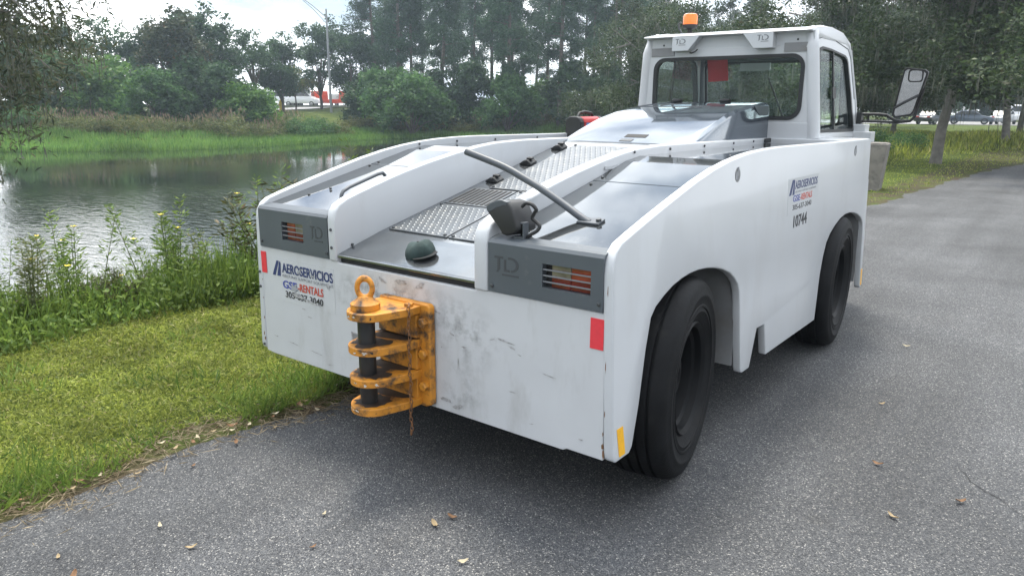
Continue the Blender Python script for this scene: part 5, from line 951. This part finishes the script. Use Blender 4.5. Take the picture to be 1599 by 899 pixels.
# cars
Mtyre2 = node_mat('car_tyre', (.02, .02, .02), .8); Mwin = node_mat('car_window', (.02, .025, .03), .08, coat=.5); Mhub = node_mat('car_hub', (.4, .4, .42), .3, metal=.6); Mtl = node_mat('car_lamp', (.5, .05, .03), .2)
def car(name, label, cat, loc, rz, col, kind='sedan', group=None):
    m = node_mat(name+'_paint', col, .28, coat=.6, var=.03); r = empty(name, loc, rz); tag(r, label, cat, group)
    P = {'sedan': (4.5,1.8,[(-2.2,.3),(-2.2,.72),(-1.9,.88),(-1.1,.93),(1.2,.92),(2.05,.78),(2.22,.6),(2.22,.3)],[(-1.45,.92),(-.85,1.42),(.35,1.45),(1.15,.92)]),
         'pickup': (5.4,1.95,[(-2.7,.5),(-2.7,1.1),(-.35,1.12),(1.2,1.12),(2.45,1.02),(2.7,.9),(2.7,.45)],[(-.45,1.11),(-.3,1.8),(.85,1.82),(1.45,1.11)]),
         'van': (5.2,1.95,[(-2.6,.4),(-2.6,1.2),(1.6,1.2),(2.5,1.0),(2.6,.8),(2.6,.4)],[(-2.58,1.19),(-2.5,2.05),(1.0,2.08),(1.75,1.19)]),
         'truck': (6.5,2.3,[(-3.2,.6),(-3.2,1.3),(3.1,1.3),(3.2,1.1),(3.2,.5)],[(-3.18,1.29),(-3.18,2.9),(1.4,2.9),(1.42,1.29)])}[kind]
    w = P[1]/2; MB().prism(P[2], lambda x, z, q: (x, q, z), -w, w).build('body', m, r, bevel=.07, seg=2, smooth=40)
    MB().prism(P[3], lambda x, z, q: (x, q*(1-.16*max(0, z-1)), z), -w+.06, w-.06).build('cabin', m, r, bevel=.05, seg=2, smooth=40)
    c = scale_poly(P[3], (.86, .66))
    if kind != 'truck':
        for s in (1, -1): MB().prism(c, lambda x, z, q: (x, s*((w-.06)*(1-.16*max(0, z-1))+q), z), -.01, .006).build('side_window', Mwin, r)
    a, b = P[3][0], P[3][1]
    for (a, b), sg in ((P[3][:2], -1), (P[3][:1:-1], 1)):
        q = lambda t, dx: (a[0]+(b[0]-a[0])*t+dx, a[1]+(b[1]-a[1])*t)
        p1, p2 = q(.15, sg*.008), q(.85, sg*.008); k = .82*w; MB().add([(p1[0],-k,p1[1]),(p1[0],k,p1[1]),(p2[0],k*.9,p2[1]),(p2[0],-k*.9,p2[1])], [(0,1,2,3)]).build('windscreen', Mwin, r)
    if kind == 'truck':
        MB().prism([(1.55,1.31),(1.55,2.35),(2.5,2.35),(3.0,1.6),(3.0,1.31)], lambda x, z, q: (x, q, z), -w+.1, w-.1).build('driver_cab', node_mat('truck_cab_white', (.7, .7, .7), .4), r, bevel=.06)
    for x in (-P[0]*.3, P[0]*.31):
        for s in (1, -1):
            we = empty('wheel', (x, s*(w-.1), .34), parent=r); MB().lathe([(.2,-.1),(.32,-.11),(.34,-.08),(.34,.08),(.32,.11),(.2,.1)], lambda p_, q_, h: (p_, h, q_), n=18, closed=True).build('tyre', Mtyre2, we, smooth=40); MB().lathe([(.0005,.09),(.19,.1),(.205,.08),(.205,-.08),(.0005,-.09)], lambda p_, q_, h: (p_, h, q_), n=14).build('rim', Mhub, we, smooth=40)
    for s in (1, -1): MB().box(-P[0]/2+.01, -P[0]/2+.06, s*(w-.35)-.15, s*(w-.35)+.15, .72, .85).build('tail_lamp', Mtl, r)
    return r
car('parked_car', 'black car parked behind the mirror arm', 'car', (-11.5, 87.5, .05), R(75), (.015,.017,.02), 'sedan', 'parked cars across the lawn')
car('parked_car', 'dark blue-grey car next to the black one', 'car', (-8.6, 91, .05), R(5), (.05,.07,.1), 'sedan', 'parked cars across the lawn')
car('parked_car', 'silver car half hidden by hanging oak branches', 'car', (-5.8, 93.5, .05), R(85), (.3,.32,.34), 'sedan', 'parked cars across the lawn')
car('pickup_truck', 'white pickup truck beside the second oak trunk', 'truck', (-2.4, 95, .05), R(190), (.75,.76,.78), 'pickup')
car('parked_car', 'dark car at the right end of the parked row', 'car', (2.2, 96, .05), R(10), (.03,.032,.035), 'sedan', 'parked cars across the lawn')
car('parked_van', 'white van parked left of the pickup', 'van', (-4.6, 101, .05), R(175), (.7,.71,.73), 'van')
strip_on_ground('far_road', (-70, 10), (-70, 85), 6, Mpale, .08)
MB().box(-66.9,-66.6,10,85,1.40,1.62).build('kerb', node_mat('pale_kerb', (.5, .49, .46), .9, var=.1, vscale=1)); tag(bpy.data.objects['kerb'], kind='structure')
gzf = lambda x, y: gz(x, y)+.08
for px, d, rz, col, kind, nm, lb in ((408, 96, 40, (.72,.73,.75), 'sedan', 'parked_car', 'white car glimpsed beyond the pond, leftmost'), (447, 99, 35, (.75,.76,.78), 'van', 'parked_van', 'white van behind the small yellowish tree'), (470, 97, 35, (.75,.76,.78), 'van', 'parked_van', 'white van right of the small yellowish tree'), (500, 98, 50, (.62,.07,.03), 'truck', 'orange_truck', 'orange truck just left of the street lamp pole'), (540, 98, 225, (.62,.07,.03), 'truck', 'orange_truck', 'orange truck with white cab right of the street lamp pole')):
    x, y = polar(az(px), d); car(nm, lb, 'car' if kind == 'sedan' else kind, (x, y, gzf(x, y)), R(rz), col, kind).scale = (.62,)*3 if kind == 'truck' else (.9,)*3
# street lamp
x, y = polar(az(515), 80); sl = empty('street_lamp', (x, y, gz(x, y))); tag(sl, 'tall grey street lamp with a long double arm beyond the pond', 'street lamp')
Mpole = node_mat('galvanised_pole', (.3, .31, .32), .5, metal=.4, var=.1)
MB().tube([(0,0,0),(0,0,6),(0,0,10.0)], [.13,.11,.08], 10).build('pole', Mpole, sl, smooth=60)
rd = Vector((-math.cos(R(52)), -math.sin(R(52)), 0)); MB().tube([(0,0,9.2), rd*1.2+Vector((0,0,10.2)), rd*2.6+Vector((0,0,11.2)), rd*3.4+Vector((0,0,11.3))], .045, 6).tube([(0,0,8.6), rd*1.2+Vector((0,0,9.9)), rd*2.6+Vector((0,0,11.1))], .035, 6).build('lamp_arm', Mpole, sl)
h_ = rd*3.6+Vector((0,0,11.3)); MB().box(-.42,.42,-.14,.14,-.06,.07, Matrix.Translation(h_) @ Matrix.Rotation(R(232), 4, 'Z')).build('lamp_head', Mpole, sl, bevel=.04)
# hydrant
x, y = polar(az(437), 79); hy = empty('fire_hydrant', (x, y, gz(x, y))); tag(hy, 'yellow fire hydrant at the far roadside beyond the pond', 'hydrant'); My = node_mat('hydrant_yellow', (.7, .5, .04), .5, var=.1)
MB().lathe([(.2,0),(.2,.06),(.13,.08),(.13,.62),(.17,.64),(.17,.70),(.13,.8),(.06,.9),(.0005,.92)], lambda a, b, h: (a, b, h*1.25), n=14).build('barrel', My, hy, smooth=40)
for s in (1, -1): MB().tube([(0, s*.1, .68), (0, s*.26, .68)], .07, 10).build('nozzle', My, hy)
# haze
HAZE = .0011
hm = bpy.data.materials.new('haze'); hm.use_nodes = True; t = hm.node_tree; t.nodes.remove(t.nodes['Principled BSDF']); pv = t.nodes.new('ShaderNodeVolumePrincipled'); pv.inputs['Color'].default_value = (.72, .87, 1, 1); pv.inputs['Density'].default_value = HAZE; pv.inputs['Anisotropy'].default_value = .5
t.links.new(pv.outputs[0], t.nodes['Material Output'].inputs['Volume'])
hz = MB().box(-262, 254, -252, 264, -3.0, 26).build('haze', hm); tag(hz, 'thin pale haze filling the air over the pond', 'haze', kind='stuff')
